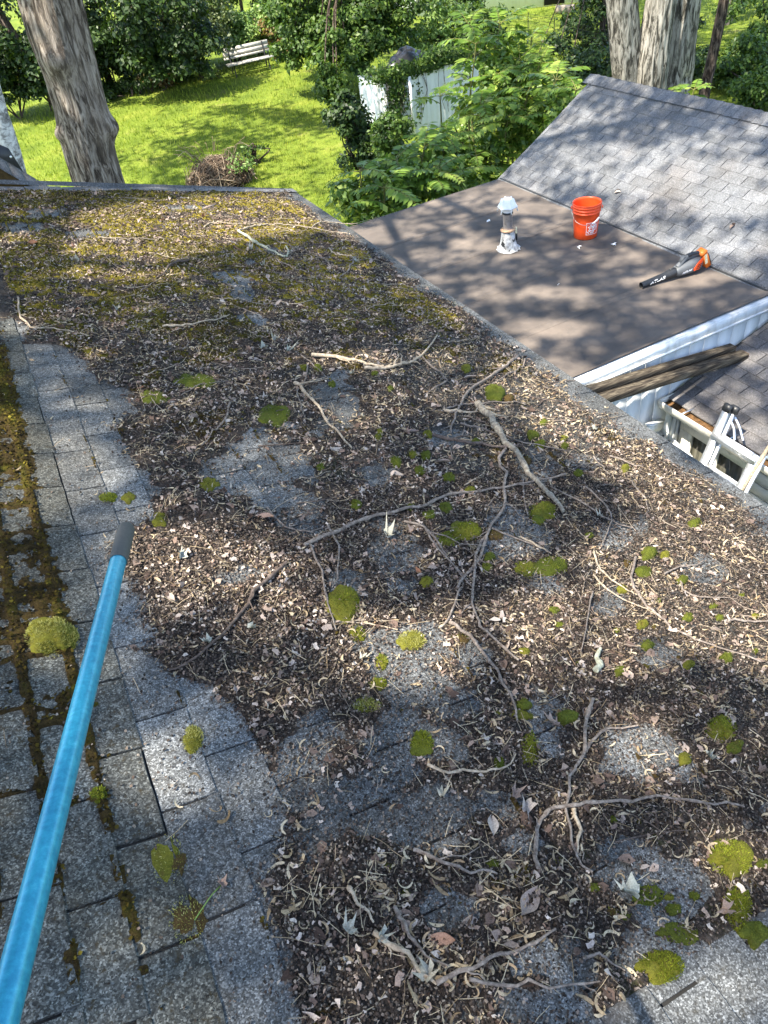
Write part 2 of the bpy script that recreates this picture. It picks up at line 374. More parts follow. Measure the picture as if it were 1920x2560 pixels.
MAT['letter'] = m_plain('white_print', (.85, .84, .82), .5, .3, 0, .03)
MAT['sticker'] = m_plain('cream_sticker', (.80, .70, .45), .5, .3, 0, .3, 90)
MAT['wire'] = m_metal('wire', (.45, .45, .45), .35)
MAT['grey_plastic'] = m_plain('grey_plastic', (.115, .12, .125), .5, .4, 0, .1)
MAT['black_plastic'] = m_plain('black_plastic', (.022, .023, .025), .42, .45, 0, .2)
def _m():
    q = NT('blue_pole', .32, .5); f = q.nz(120, 5, .7); c = q.ramp(f, [(.3, (.012, .20, .33)), (.6, (.03, .31, .46)), (.78, (.09, .43, .56))])
    q.col(q.mix(q.ramp(q.nz(45, 3), [(.7, 0), (.74, .8)]), c, (.4, .6, .66))); q.b.inputs['Metallic'].default_value = .25; q.bump(f, .1, .001); return q.m
MAT['pole'] = _m()
MAT['grip'] = m_plain('rubber_grip', (.075, .075, .072), .75, .25, 0, .12, 200)
MAT['beam'] = m_twig('weathered_timber', (.05, .038, .028), (.15, .115, .08), (.27, .215, .15))
def _m():
    q = NT('old_timber', .9, .15); f = q.nz(1, 6, .7, q.scale((2.2, 46, 46)), .2); q.col(q.ramp(f, [(.36, (.014, .011, .009)), (.47, (.05, .04, .03)), (.56, (.095, .078, .056)), (.68, (.19, .16, .115))])); q.bump(f, 1.0, .008); return q.m
MAT['beam'] = _m()
MAT['beam_end'] = m_plain('sawn_end', (.40, .20, .085), .85, .2, 0, .4, 60)
MAT['bench_wood'] = m_plain('bench_wood', (.44, .415, .37), .7, .3, 0, .35, 9)
MAT['iron'] = m_plain('black_iron', (.02, .02, .02), .5, .4)
MAT['tarp'] = m_plain('black_tarp', (.018, .018, .02), .32, .5, 0, .3)
MAT['brush'] = m_litter('dead_brush', [(0, (.05, .03, .02)), (.4, (.15, .10, .065)), (.8, (.30, .22, .15)), (1, (.46, .36, .25))], .85, .05)
def _m():
    q = NT('lawn_soil', .95, .1)
    c = q.ramp(q.nz(.9, 6, .65), [(.3, (.07, .105, .016)), (.5, (.13, .175, .022)), (.7, (.20, .225, .036))])
    c = q.mix(q.ramp(q.nz(.45, 5, .7), [(.6, 0), (.74, .7)]), c, (.17, .145, .075))
    c = q.mix(1.0, c, q.ramp(q.nz(16, 6, .8), [(.3, .55), (.7, 1.4)]), 'MULTIPLY'); q.col(c); q.bump(q.nz(22, 6, .8), .8, .05); return q.m
MAT['lawn'] = _m()
MAT['blade'] = m_leaf('grass_blade', (.09, .15, .014), (.22, .29, .03), (.38, .40, .08), .4, .6, .2)
MAT['lf_dark'] = m_leaf('leaf_dark', (.010, .024, .005), (.024, .052, .010), (.058, .10, .018), .25)  # dark green leaves, with the wood edge's deep shade put into the colour
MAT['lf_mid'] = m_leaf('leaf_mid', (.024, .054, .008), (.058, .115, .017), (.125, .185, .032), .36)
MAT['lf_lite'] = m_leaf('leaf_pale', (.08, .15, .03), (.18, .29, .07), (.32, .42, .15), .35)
MAT['lf_gray'] = m_leaf('leaf_greygreen', (.04, .065, .02), (.10, .14, .05), (.19, .22, .10), .3)
MAT['lf_brown'] = m_leaf('leaf_brown', (.05, .04, .012), (.13, .09, .025), (.22, .15, .05), .3)
MAT['lf_sumac'] = m_leaf('leaf_sumac', (.05, .105, .015), (.145, .24, .035), (.31, .38, .08), .38, .42, .45)
MAT['lf_crown'] = m_leaf('leaf_crown', (.03, .07, .012), (.07, .13, .02), (.12, .18, .03), .45)
MAT['stem'] = m_twig('green_stem', (.06, .07, .02), (.13, .13, .04), (.2, .18, .07))
MAT['house_far'] = m_white('far_siding', (.80, .81, .82), (.6, .6, .6))
MAT['dark'] = m_plain('dark_opening', (.012, .012, .012), .9)
MAT['board'] = m_plain('old_board', (.24, .19, .16), .8, .2, 0, .3, 20)

# ------------------------------------------------------------------ ground
b = MB()
gx = np.concatenate([np.linspace(-60, -12, 25), np.arange(-11.5, 30, .5), np.linspace(31, 120, 46)])
gy = np.concatenate([np.linspace(-40, -4, 13), np.arange(-3.5, 46, .5), np.linspace(47, 160, 58)])
GX, GY = np.meshgrid(gx, gy, indexing='ij')
tag(b.grid(GX, GY, gz(GX, GY)).build('lawn', MAT['lawn'], None, True), kind='structure')

# ------------------------------------------------------------------ shingles
JOINTS = []
def shingle_strips(b, x0, x1, y0, y1, expo, tab, zf, step=.006, gap=.005, first=0.0, sub=3, flip=1, jit=.004, lift=.0, skip=None):
    """courses along Y; each tab is a thin slab whose lower edge stands proud of the course below. flip=+1: downhill is +X."""
    n = int(math.ceil((x1 - x0) / expo)); k = 0
    for c in range(n):
        lo = x0 + (c + 1) * expo if flip > 0 else x1 - (c + 1) * expo
        off = (c % 2) * tab * .5 + random.uniform(-.04, .04) + first
        y = y0 - tab + (off % tab)
        while y < y1:
            a, d = max(y, y0), min(y + tab * random.uniform(.985, 1.0), y1); y += tab
            if d - a < .03: continue
            if jit > .0045: JOINTS.append((lo - expo, lo, a))
            u0 = lo - flip * (expo + .03)
            if flip > 0: u0 = max(u0, x0 - .0)
            else: u0 = min(u0, x1)
            xs = np.linspace(u0, lo + random.uniform(-jit, jit), sub + 1); ys = np.linspace(a + gap / 2, d - gap / 2, 8)
            X, Y = np.meshgrid(xs, ys, indexing='ij')
            lift2 = random.uniform(0, .002)
            f = np.abs(X - u0) / (abs(lo - u0) + 1e-6)
            X = X + (f > .9) * (RNG.random(X.shape) - .5) * jit * .6
            Z = zf(X, Y) + .0015 + lift + (step + lift2) * f
            r = float(np.clip(random.gauss(.5, .24), 0, 1))
            b.grid(X, Y, Z, r) if flip > 0 else b.grid(X[::-1], Y[::-1], Z[::-1], r)
            E = np.stack([X[-1], Y[-1], Z[-1]], -1); G = E.copy(); G[:, 2] = zf(E[:, 0], E[:, 1]) - .004 + lift
            q = np.vstack([E, G]); m = len(E)
            b.add(q, [[i, i + m, i + m + 1, i + 1] for i in range(m - 1)], r)
            for col in (0, -1):
                E = np.stack([X[:, col], Y[:, col], Z[:, col]], -1); G = E.copy(); G[:, 2] = zf(E[:, 0], E[:, 1]) - .004 + lift
                q = np.vstack([E, G]); m = len(E); b.add(q, [[i, i + 1, i + m + 1, i + m] for i in range(m - 1)], r)
            k += 1
    return b
def deck(b, x0, x1, y0, y1, zf, th=.06, off=-.006, n=20):
    X, Y = np.meshgrid(np.linspace(x0, x1, n), np.linspace(y0, y1, n), indexing='ij'); Z = zf(X, Y) + off
    b.grid(X, Y, Z)
    loop = [(x0, y0), (x1, y0), (x1, y1), (x0, y1)]
    for (p, q) in zip(loop, loop[1:] + loop[:1]):
        t = np.linspace(0, 1, n); xs = p[0] + (q[0] - p[0]) * t; ys = p[1] + (q[1] - p[1]) * t; z = zf(xs, ys) + off
        E = np.stack([xs, ys, z], -1); G = E.copy(); G[:, 2] -= th
        b.add(np.vstack([E, G]), [[i, i + 1, i + n + 1, i + n] for i in range(n - 1)])
    b.grid(X[::-1], Y[::-1], Z[::-1] - th)
    return b

# main house with the mossy roof
house = thing('house', 'white house whose low mossy roof covered in leaf litter fills the foreground', 'house', (0, 3, .3))
roof = deck(MB(), -2.4, EAVE, -1.6, RAKE, zr, .05).build('roof', MAT['under'], house)
EXP = (EAVE - XB + .01) / 20
bb = shingle_strips(MB(), XB - .01, EAVE - .001, -1.6, RAKE, EXP, .305, zr)
SHING = bb.build('shingles', MAT['roof'], house)
b2 = shingle_strips(MB(), XB - .01 - 18 * .118, XB - .01, -1.6, RAKE, .118, .27, zr, .006, .007, .1, jit=.0055)
b2.build('steep_slope_shingles', MAT['roof_left'], house)
# border course laid along the far rake
b = MB(); x = -.5
while x < EAVE:
    w = random.uniform(.27, .31); xs = np.linspace(x, min(x + w, EAVE + .01) - .006, 5); ys = np.linspace(RAKE - .12 + random.uniform(-.008, .008), RAKE + .012, 4)
    X, Y = np.meshgrid(xs, ys, indexing='ij'); b.grid(X, Y, zr(X, Y) + .014 + random.uniform(0, .006), random.random() * .3 + .7); x += w
b.grid(*[np.array(q) for q in ([[-.6, -.6], [EAVE, EAVE]], [[RAKE + .012, RAKE + .012]] * 2, [[float(zr(-.6, RAKE)) + .018, float(zr(-.6, RAKE)) - .02], [float(zr(EAVE, RAKE)) + .018, float(zr(EAVE, RAKE)) - .02]])], .9)
b.build('rake_course', MAT['right_roof'], house)
b = MB(); b.beam((-2.3, RAKE - .02, zr(-2.3, RAKE) - .15), (XB, RAKE - .02, zr(XB, RAKE) - .15), .025, .18); b.beam((XB, RAKE - .02, zr(XB, RAKE) - .15), (EAVE - .03, RAKE - .02, zr(EAVE, RAKE) - .15), .025, .18)
b.box((EAVE - .035, 3.0, zr(EAVE, 3) - .155), (.025, 9.1, .17)); b.build('fascia', MAT['trim'], house)
MB().box((2.15, 2.9, 2.3), (.1, 8.9, 4.0)).build('wall', MAT['white'], house); MB().box((-.1, RAKE - .25, 2.3), (4.4, .1, 4.0)).build('wall', MAT['white'], house)

# raised piece of roof edge and black metal at the far left
rk = thing('roof_end', 'pale shingled rake rising at the left edge behind the mossy roof', 'roof edge', aty(60, 445, 7.75))
p0 = aty(125, 468, 7.74); p1 = aty(-60, 358, 7.74)
b = MB(); d = (p1 - p0)
for i in range(5):
    a = p0 + d * (i / 5 + .004); c = p0 + d * ((i + 1) / 5 - .004)
    o = np.array([0, -.11, -.09]); b.add([a, c, c + o, a + o, a + (0, 0, -.012), c + (0, 0, -.012), c + o + (0, 0, -.012), a + o + (0, 0, -.012)],
        [[3, 2, 1, 0], [0, 1, 5, 4], [2, 3, 7, 6], [1, 2, 6, 5], [3, 0, 4, 7]], random.uniform(.6, 1))
b.build('shingles', MAT['right_roof'], rk)
o = np.array([0, -.13, -.10]); g = np.array([0, -.5, -.5])
MB().add([p0 + o * .8 + (0, 0, -.01), p1 + o * .8 + (0, 0, -.01), p1 + o * .8 + (0, 0, -.9), p0 + o * .8 + (0, 0, -.5)], [[0, 3, 2, 1]]).build('cheek', MAT['moss_brown'], rk)
MB().add([p0 + (0, .01, -.02), p1 + (0, .01, -.02), p1 + (0, .01, -1.2), p0 + (0, .01, -.8)], [[0, 1, 2, 3]]).build('wall', MAT['trim'], rk)
bp = thing('metal_sheet', 'black metal sheet with a screw at the left edge behind the pale rake', 'metal sheet', aty(20, 410, 7.95))
q = [aty(-40, 345, 7.95), aty(22, 372, 7.95), aty(64, 438, 7.95), aty(-40, 400, 7.95)]
MB().add(np.vstack([q, np.array(q) + (0, .03, 0)]), [[3, 2, 1, 0], [4, 5, 6, 7], [0, 1, 5, 4], [1, 2, 6, 5], [2, 3, 7, 6], [3, 0, 4, 7]]).build('sheet', MAT['black_plastic'], bp)
c = aty(27, 392, 7.94); MB().lathe([(0, .006), (.008, .006), (.011, 0)], c, 10, (0, -1, .1)).build('screw', MAT['alu'], bp)
MB().beam(q[0] + (0, .02, -.02), q[0] + (0, .02, -1.6), .04, .04).build('bracket', MAT['black_plastic'], bp)

# flat roofed extension
X0, X1, Y0, Y1 = 2.2, 6.45, 4.65, 9.6
ext = thing('extension', 'flat roofed extension with dark membrane roof and white board siding', 'building', (4.4, 7, .3))
fz = lambda x, y: FZ + .012 * fbm(x, y, 1.4, 3, 9) + 0 * x
X, Y = np.meshgrid(np.linspace(X0, X1 + .1, 70), np.linspace(Y0 + .005, Y1, 70), indexing='ij'); Z = fz(X, Y)
Z = Z + .035 * smooth(Y0 + .12, Y0 + .03, Y)
fr = MB().grid(X, Y, Z).build('flat_roof', MAT['membrane'], ext, True)
b = MB()
for y in (5.62, 6.62, 7.62, 8.62):
    xs = np.linspace(2.4, 6.45, 40); yy = y + .012 * fbm(xs, xs * 0, .7, 3, int(y * 7))
    A = np.stack([np.stack([xs, yy + q, fz(xs, yy) + z], -1) for q, z in ((-.05, .001), (-.045, .006), (.045, .006), (.05, .002))], 1)
    b.grid(A[..., 0], A[..., 1], A[..., 2])
b.build('seam', MAT['membrane'], fr)
b = MB(); b.box((4.3, Y0 + .01, FZ + .005), (4.2, .09, .02)); b.box((4.3, Y0 - .035, FZ - .045), (4.22, .022, .10)); b.box((4.3, Y0 - .045, FZ - .10), (4.22, .03, .02)); b.build('edge_trim', MAT['trim'], ext)
MB().box((4.3, Y1 + .015, FZ - .07), (4.3, .03, .14)).build('edge_trim', MAT['membrane'], ext)
b = MB(); b.box((4.35, Y0 + .03, 1.60), (4.3, .04, 2.78)); x = 2.3
while x < 6.5:
    w = .19; b.box((x + w / 2, Y0 + .0125, 1.585), (w - .007, .012, 2.75)); x += w
b.build('wall', MAT['white'], ext); MB().box((4.35, Y1 - .06, 1.6), (4.3, .05, 2.8)).build('wall', MAT['white'], ext)

# gable wing on the right
T30 = math.tan(math.radians(30)); XJ, XR = 6.44, 8.13
gw = thing('gable_wing', 'gable wing with gray shingled roof sloping down to the flat roof', 'building', (8.1, 7.1, .3))
g1 = lambda x, y: FZ + .02 + (np.asarray(x) - XJ) * T30 + .012 * fbm(x, y, .9, 3, 4); g2 = lambda x, y: FZ + .02 + (2 * XR - np.asarray(x) - XJ) * T30
rf = deck(MB(), XJ - .02, XR, 3.6, 9.62, g1, .04).build('roof', MAT['under'], gw)
shingle_strips(MB(), XJ, XR + .02, 3.6, 9.63, .122, .305, g1, .006, .007, 0, 2, -1).build('shingles', MAT['right_roof'], gw)
deck(MB(), XR, 2 * XR - XJ + .2, 3.6, 9.62, g2, .04).build('back_slope', MAT['right_roof'], gw)
b = MB(); y = 3.6
while y < 9.63:
    L = .145; zt = g1(XR, y) + .012
    for s in (-1, 1):
        b.add([(XR + s * .002, y, zt + .022), (XR + s * .15, y, zt + .020 - .15 * T30), (XR + s * .15, y + L + .05, zt + .008 - .15 * T30), (XR + s * .002, y + L + .05, zt + .008),
               (XR + s * .002, y, zt), (XR + s * .15, y, zt - .15 * T30)], [[0, 1, 2, 3][::s], [0, 4, 5, 1][::s]], random.uniform(.2, .9))
    y += L
b.build('ridge_cap', MAT['right_roof'], gw)
b = MB(); b.prism([(XJ, 0), (XJ, FZ - .3), (XR, g1(XR, 9) - .34), (2 * XR - XJ, FZ - .3), (2 * XR - XJ, 0)], (0, 9.36, .0), (1, 0, 0), (0, 0, 1), (0, .1, 0)); b.build('wall', MAT['white'], gw); MB().box((2 * XR - XJ - .05, 6.5, 1.5), (.1, 5.6, 3.0)).build('wall', MAT['white'], gw)
b = MB(); b.beam((XJ, 9.6, FZ - .06), (XR, 9.6, g1(XR, 9) - .085), .03, .1); b.beam((XR, 9.6, g1(XR, 9) - .085), (2 * XR - XJ, 9.6, FZ - .06), .03, .1); b.build('rake_board', MAT['trim'], gw)
b = MB(); b.tube([(XJ - .015, y, FZ + .012) for y in np.linspace(4.66, 9.6, 12)], .012, 6); b.build('tar_line', MAT['black_plastic'], gw)

# low wing with gutter, at the lower right
lw = thing('low_wing', 'low white wing with brown gray shingles and an open gutter', 'building', (6.5, 2.6, .3))
XL, SL = 5.16, .305
l1 = lambda x, y: 2.455 + (np.asarray(x) - XL) * SL + .006 * fbm(x, y, .8, 3, 14)
deck(MB(), XL, 9.0, -1.0, 4.63, l1, .04).build('roof', MAT['under'], lw)
shingle_strips(MB(), XL - .02, 9.0, -1.0, 4.62, .135, .305, l1, .006, .007, .11, 2, -1).build('shingles', MAT['low_roof'], lw)
b = MB()
prof = [(.035, .0), (.03, -.085), (.0, -.10), (-.14, -.10), (-.165, -.055), (-.17, .0), (-.188, .006), (-.191, -.004), (-.178, -.06), (-.15, -.108), (.0, -.108)]
ys = np.linspace(-1.0, 4.6, 30); A = np.array([[(XL - .0 + px_ - .02, y, 2.455 + pz + .004 * math.sin(y * 2.1)) for px_, pz in prof] for y in ys]); gu = b.grid(A[..., 0], A[..., 1], A[..., 2])
b.box((XL - .09, 4.605, 2.41), (.19, .012, .1)); gut = b.build('gutter', MAT['cream'], lw)
A = np.array([[(XL - .02 + t, y, 2.455 - .055 + .02 * fbm(t * 3, y, .15, 4, 3)) for t in np.linspace(-.15, .03, 6)] for y in np.linspace(-1, 4.59, 120)])
MB().grid(A[..., 0], A[..., 1], A[..., 2]).build('debris', MAT['gutter_dirt'], gut)
b = MB()
for y in (4.3, 3.75, 3.15, 2.5): b.box((XL - .10, y, 2.45), (.19, .02, .004))
b.build('hanger', MAT['galv'], gut)
XW = 5.27; b = MB(); b.box((XW + .06, 2.0, 1.3), (.1, 5.2, 2.2))
z = .35
while z < 2.3: b.box((XW + .002, 2.0, z + .07), (.02, 5.15, .132), np.array([[math.cos(.07), 0, -math.sin(.07)], [0, 1, 0], [math.sin(.07), 0, math.cos(.07)]])); z += .145
b.build('wall', MAT['white'], lw)
b = MB(); b.box((XW - .022, 4.612, 1.35), (.02, .05, 2.1)); b.box((XW - .026, 4.555, 1.35), (.03, .022, 2.05)); b.build('corner_board', MAT['white'], lw)
b = MB(); b.box((XL + .03, 1.8, 2.35), (.14, 5.6, .03)); b.build('soffit', MAT['trim'], lw)
wn = thing('window_tmp', None, None, (XW, 3.9, 1.6)); bpy.data.objects.remove(wn)
b = MB()
for y, w in ((4.42, .15), (4.03, .09), (3.62, .09)): b.box((XW - .03, y, 1.45), (.05, w, 1.32))
for z, h in ((2.115, .11), (1.42, .05), (.8, .08)): b.box((XW - .034, 4.035, z), (.05, .92, h))
b.box((XW - .045, 4.035, 2.185), (.075, .98, .035)); wf = b.build('window', MAT['cream'], lw)
b = MB(); b.box((XW - .012, 4.205, 1.45), (.01, .26, 1.3)); b.box((XW - .012, 3.83, 1.45), (.01, .33, 1.3)); b.build('pane', MAT['glass'], wf)
b = MB(); b.box((XW - .02, 4.10, 1.45), (.01, .03, 1.28)); b.build('inner_board', MAT['trim'], wf)
# white channel and ledge where the two walls meet
st = thing('metal_channel', 'white metal channel with rusty holes in the corner below the timbers', 'channel', atx(1655, 1085, 5.05))
c0 = atx(1644, 1078, 5.08); c1 = atx(1700, 1130, 5.08)
b = MB(); b.beam(c0, c1 + (c1 - c0) * .4, .06, .02); b.beam(c0 + (.03, 0, .02), c1 + (c1 - c0) * .4 + (.03, 0, .02), .008, .05); b.build('rail', MAT['trim'], st)
b = MB()
for t in (.25, .5, .9, 1.0): b.box(c0 + (c1 - c0) * t + (-.004, 0, .0105), (.02, .03, .004))
b.build('hole', MAT['dark'], st)
b = MB(); e0 = atx(1618, 1074, 4.75); e1 = atx(1652, 1060, 5.06); b.beam(e0, e1, .05, .10); b.beam(e0 + (0, -.01, .06), e1 + (0, -.01, .06), .07, .012); b.build('ledge', MAT['trim'], st)

# two old timbers spanning from the wall to the low roof
tb = thing('timber', 'upper of two weathered timbers resting on the low roof, dark and mossy', 'timber', (5.0, 4.5, 2.9), 'old timbers on the low roof')
tc = thing('timber', 'lower of two weathered timbers resting on the low roof, with a pale sawn end', 'timber', (5.0, 4.4, 2.9), 'old timbers on the low roof')
for t, (ea, eb, w, h, sd) in ((tb, ((2.3, 4.495, 3.26), (5.86, 4.575, 2.735), .085, .075, 1)), (tc, ((2.3, 4.365, 3.22), (5.90, 4.45, 2.70), .105, .07, 2))):
    ea = np.array(ea); eb = np.array(eb); n = 60; L = np.linspace(0, 1, n); P = ea + (eb - ea) * L[:, None]
    k = 16; ang = np.linspace(0, 2 * math.pi, k, endpoint=False) 
    sq = 1 / np.maximum(np.abs(np.cos(ang)), np.abs(np.sin(ang))); sq = np.minimum(sq, 1.39)
    nn = np.array([[fbm(i * .05, j * 1.7, 1.0, 4, sd) for j in range(k)] for i in range(n)])
    r_ = (sq[None] * (1 + .03 * nn))
    V = P[:, None] + np.stack([0 * r_, r_ * np.cos(ang) * w / 2, r_ * np.sin(ang) * h / 2], -1)
    i = np.arange(n - 1)[:, None] * k; j = np.arange(k)[None]; j2 = (j + 1) % k
    b = MB(); b.add(V, np.stack([i + j, i + j2, i + k + j2, i + k + j], -1).reshape(-1, 4)); b.build('beam', MAT['beam'], t)
    b = MB(); e = V[-1] + np.array([.002, 0, 0]); b.add(np.vstack([e, e.mean(0)[None]]), [[x, (x + 1) % k, k] for x in range(k)])
    b.build('sawn_end', MAT['beam_end'], t)

# far white house behind the trees, with things parked against it
fh = thing('far_house', 'white house far behind the trees at the top of the picture', 'house', on_ground(1300, 24))
hc = ORIGIN[fh.name]; hd = np.array([hc[0], hc[1]]) / np.hypot(hc[0], hc[1]); hs = np.array([hd[1], -hd[0]])
P3 = lambda a, d, z: np.array([hc[0] + hs[0] * a + hd[0] * d, hc[1] + hs[1] * a + hd[1] * d, hc[2] + z])
RH = np.array([[hs[0], hd[0], 0], [hs[1], hd[1], 0], [0, 0, 1]])
MB().box(P3(-1, 4, 1.6), (12, 8, 3.2), RH).build('wall', MAT['house_far'], fh)
b = MB(); b.prism([(-4.5, 0), (4.5, 0), (0, 2.6)], P3(-7.4, 4, 3.2), np.append(hd, 0), (0, 0, 1), np.append(hs, 0) * 12.8); b.build('roof', MAT['low_roof'], fh)
b = MB(); b.box(P3(1.6, -.02, 1.1), (.95, .06, 2.1), RH); b.build('door', MAT['dark'], fh)
b = MB()
for a in (-4.5, -1.6): b.box(P3(a, -.02, 1.6), (1.0, .06, 1.2), RH)
b.build('window', MAT['glass'], fh)
cart = thing('garden_cart', 'dark garden cart standing before the far white house', 'cart', P3(3.4, -1.2, 0))
MB().box(P3(3.4, -1.2, .62), (1.3, .7, .4), RH).build('tub', MAT['black_plastic'], cart)
for a in (2.9, 3.9): MB().lathe([(0, -.05), (.24, -.05), (.27, 0), (.24, .05), (0, .05)], P3(a, -1.55, .27), 16, np.append(hd, 0)).build('wheel', MAT['iron'], cart)
bx = thing('log', 'pale cut log lying on the grass before the far house', 'log', P3(2.0, -2.2, .15)); MB().tube([P3(1.6, -2.2, .17), P3(2.4, -2.4, .17)], .17, 10).build('wood', MAT['twig_pale'], bx)

# ------------------------------------------------------------------ trees and plants
QV = np.array([[0, -.5, 0], [.30, -.02, .07], [0, .55, -.03], [-.30, -.02, .07]]); QF = np.array([[0, 1, 2, 3]])
LV = np.array([[0, -.5, 0], [.26, -.12, .06], [.20, .22, .04], [0, .55, -.08], [-.20, .22, .04], [-.26, -.12, .06], [0, 0, -.01]])
LF = np.array([[0, 1, 6], [1, 2, 6], [2, 3, 6], [3, 4, 6], [4, 5, 6], [5, 0, 6]])
def rnd_dirs(n):
    d = RNG.normal(size=(n, 3)); return d / np.linalg.norm(d, axis=1)[:, None]
def trunk(b, P, R, bumps=(), k=44, ridges=.05, sd=1, lobes=.06):
    P = spline(P, 26); n = len(P); R = np.interp(np.linspace(0, 1, n), np.linspace(0, 1, len(R)), R)
    T = np.gradient(P, axis=0); T /= np.linalg.norm(T, axis=1)[:, None]
    A = np.cross(T, [0, 1.0, 0]); A /= np.linalg.norm(A, axis=1)[:, None]; B = np.cross(T, A)
    th = np.linspace(0, 2 * math.pi, k, endpoint=False); TH, I = np.meshgrid(th, np.arange(n)); s = P[:, 2][I]
    rr = R[I] * (1 + lobes * np.sin(3 * TH + s * .5 + sd) + lobes * .6 * np.sin(5 * TH - s * .9))
    rr = rr * (1 + ridges * fbm(np.cos(TH) * 3.2 + np.sin(TH) * 1.3 + 9, np.sin(TH) * 3.2 + s * .55, .55, 5, sd) + .022 * np.abs(vn(TH * 9 + 1.2 * fbm(TH * 2, s, .8, 2, sd), s * 2.2 + 40, sd + 3) - .5) * 2)
    V = P[:, None] + rr[..., None] * (np.cos(TH)[..., None] * A[:, None] + np.sin(TH)[..., None] * B[:, None])
    for c, rad, h in bumps:
        dd = np.linalg.norm(V - np.asarray(c), axis=2); o = V - P[:, None]; o /= np.linalg.norm(o, axis=2)[..., None]
        V = V + o * (h * np.exp(-(dd / rad) ** 2))[..., None]
    i = np.arange(n - 1)[:, None] * k; j = np.arange(k)[None]; j2 = (j + 1) % k
    b.add(V, np.stack([i + j, i + j2, i + k + j2, i + k + j], -1).reshape(-1, 4)); return b

# light map: where sun falls through the crowns (ellipses in photo pixels: u, v, half width, half height, openness)
SUNNY = [(1350, 955, 110, 46, .9), (1480, 1050, 130, 56, 1), (1630, 1150, 130, 50, 1), (1790, 1255, 140, 46, 1), (1760, 1450, 200, 140, .9), (1600, 1600, 140, 80, .6), (1270, 1000, 90, 30, .6), (560, 560, 300, 40, 1), (300, 690, 160, 14, .6), (420, 560, 240, 46, 1), (600, 520, 230, 26, .95), (330, 625, 170, 34, .9), (520, 590, 160, 30, .9), (55, 600, 60, 22, .9), (45, 825, 55, 26, 1), (320, 690, 150, 16, .8), (730, 500, 90, 14, .6),
    (950, 905, 170, 20, .75), (1475, 1040, 110, 46, 1), (1380, 1000, 70, 30, .7), (1600, 1130, 80, 40, 1), (1800, 1255, 130, 45, .9), (690, 1120, 80, 26, .6), (880, 1060, 60, 26, .5), (1060, 1000, 90, 24, .5),
    (440, 1400, 120, 60, 1), (540, 1440, 140, 60, .95), (640, 1500, 130, 60, .7), (700, 1540, 60, 40, .6), (1010, 1630, 130, 75, 1), (1200, 1570, 110, 60, .85), (1420, 1540, 150, 80, .85), (1420, 1640, 120, 50, .6), (1860, 1500, 120, 130, 1),
    (1760, 1600, 70, 40, .7), (1500, 1440, 90, 60, .7), (1620, 1880, 80, 60, .9), (385, 1930, 85, 62, 1), (470, 2000, 50, 40, .5), (1780, 2490, 190, 80, 1), (30, 1110, 70, 60, .9), (140, 1180, 110, 70, .9), (30, 1260, 70, 70, .8), (30, 1960, 60, 80, .3), (240, 1010, 50, 16, .6), (230, 1070, 60, 14, .6), (350, 1260, 60, 20, .5), (120, 1600, 70, 60, .9), (860, 1520, 50, 60, .7), (1010, 1340, 60, 40, .5), (1330, 1330, 60, 30, .4), (640, 1330, 80, 30, .4), (420, 1010, 60, 20, .35), (1820, 2150, 70, 60, .6), (300, 1690, 60, 50, .3),
    # flat roof and wing
    (940, 590, 110, 20, 1), (1010, 560, 70, 16, .8), (1270, 478, 90, 14, .9), (1330, 520, 90, 16, 1), (1180, 520, 50, 12, .6), (1190, 610, 70, 16, .9), (1070, 640, 70, 16, .7), (1320, 640, 90, 14, .6), (1420, 730, 110, 16, .9), (1250, 745, 80, 14, .8), (1370, 820, 110, 22, 1), (1290, 870, 60, 20, .8), (1560, 650, 90, 14, .6), (1690, 700, 120, 20, .9), (1810, 690, 90, 18, .9), (1610, 770, 80, 12, .5), (1060, 700, 60, 16, .6), (1160, 790, 50, 14, .4),
    (1620, 430, 150, 60, .9), (1800, 470, 150, 70, 1), (1480, 400, 110, 40, .8), (1370, 440, 80, 26, .7), (1750, 380, 110, 40, .8), (1560, 520, 90, 30, .8), (1820, 610, 130, 40, .9), (1650, 590, 90, 30, .7), (1880, 330, 60, 24, .4), (1500, 300, 60, 20, .3), (1620, 320, 60, 14, .3), (1440, 540, 50, 14, .5),
    (1890, 900, 60, 20, .7), (1850, 1000, 50, 30, .7), (1900, 1080, 50, 20, .8), (1760, 905, 50, 14, .7), (1830, 850, 50, 12, .8), (1790, 960, 40, 20, .3),
    # lawn
    (700, 175, 250, 26, 1), (620, 215, 270, 34, 1), (840, 205, 120, 50, 1), (330, 265, 130, 34, 1), (90, 330, 80, 20, .9), (60, 400, 60, 14, .5), (200, 300, 60, 20, .5), (880, 290, 60, 16, .5), (560, 300, 60, 12, .8), (420, 330, 50, 10, .8), (350, 370, 50, 12, .8), (690, 330, 60, 10, .7), (830, 400, 130, 50, .9), (760, 460, 110, 34, .8), (860, 500, 60, 40, .7), (650, 400, 40, 14, .7), (330, 430, 40, 16, .7), (520, 390, 40, 8, .5), (1130, 350, 130, 30, 1), (1300, 300, 160, 60, .7), (1060, 400, 60, 40, .6), (470, 420, 20, 12, .8), (600, 440, 30, 20, .7), (930, 240, 30, 60, .7), (1100, 260, 110, 60, .7), (600, 130, 90, 40, 1), (580, 70, 70, 40, 1), (930, 60, 90, 50, .6), (1230, 130, 240, 120, .8), (1080, 420, 240, 90, .75), (1850, 60, 90, 60, .7), (1560, 100, 50, 120, .5), (1820, 190, 60, 50, .6), (1420, 110, 60, 30, .6), (860, 60, 100, 50, .5), (480, 60, 50, 40, .4), (150, 130, 40, 120, .5)]
SU = np.array(SUNNY)
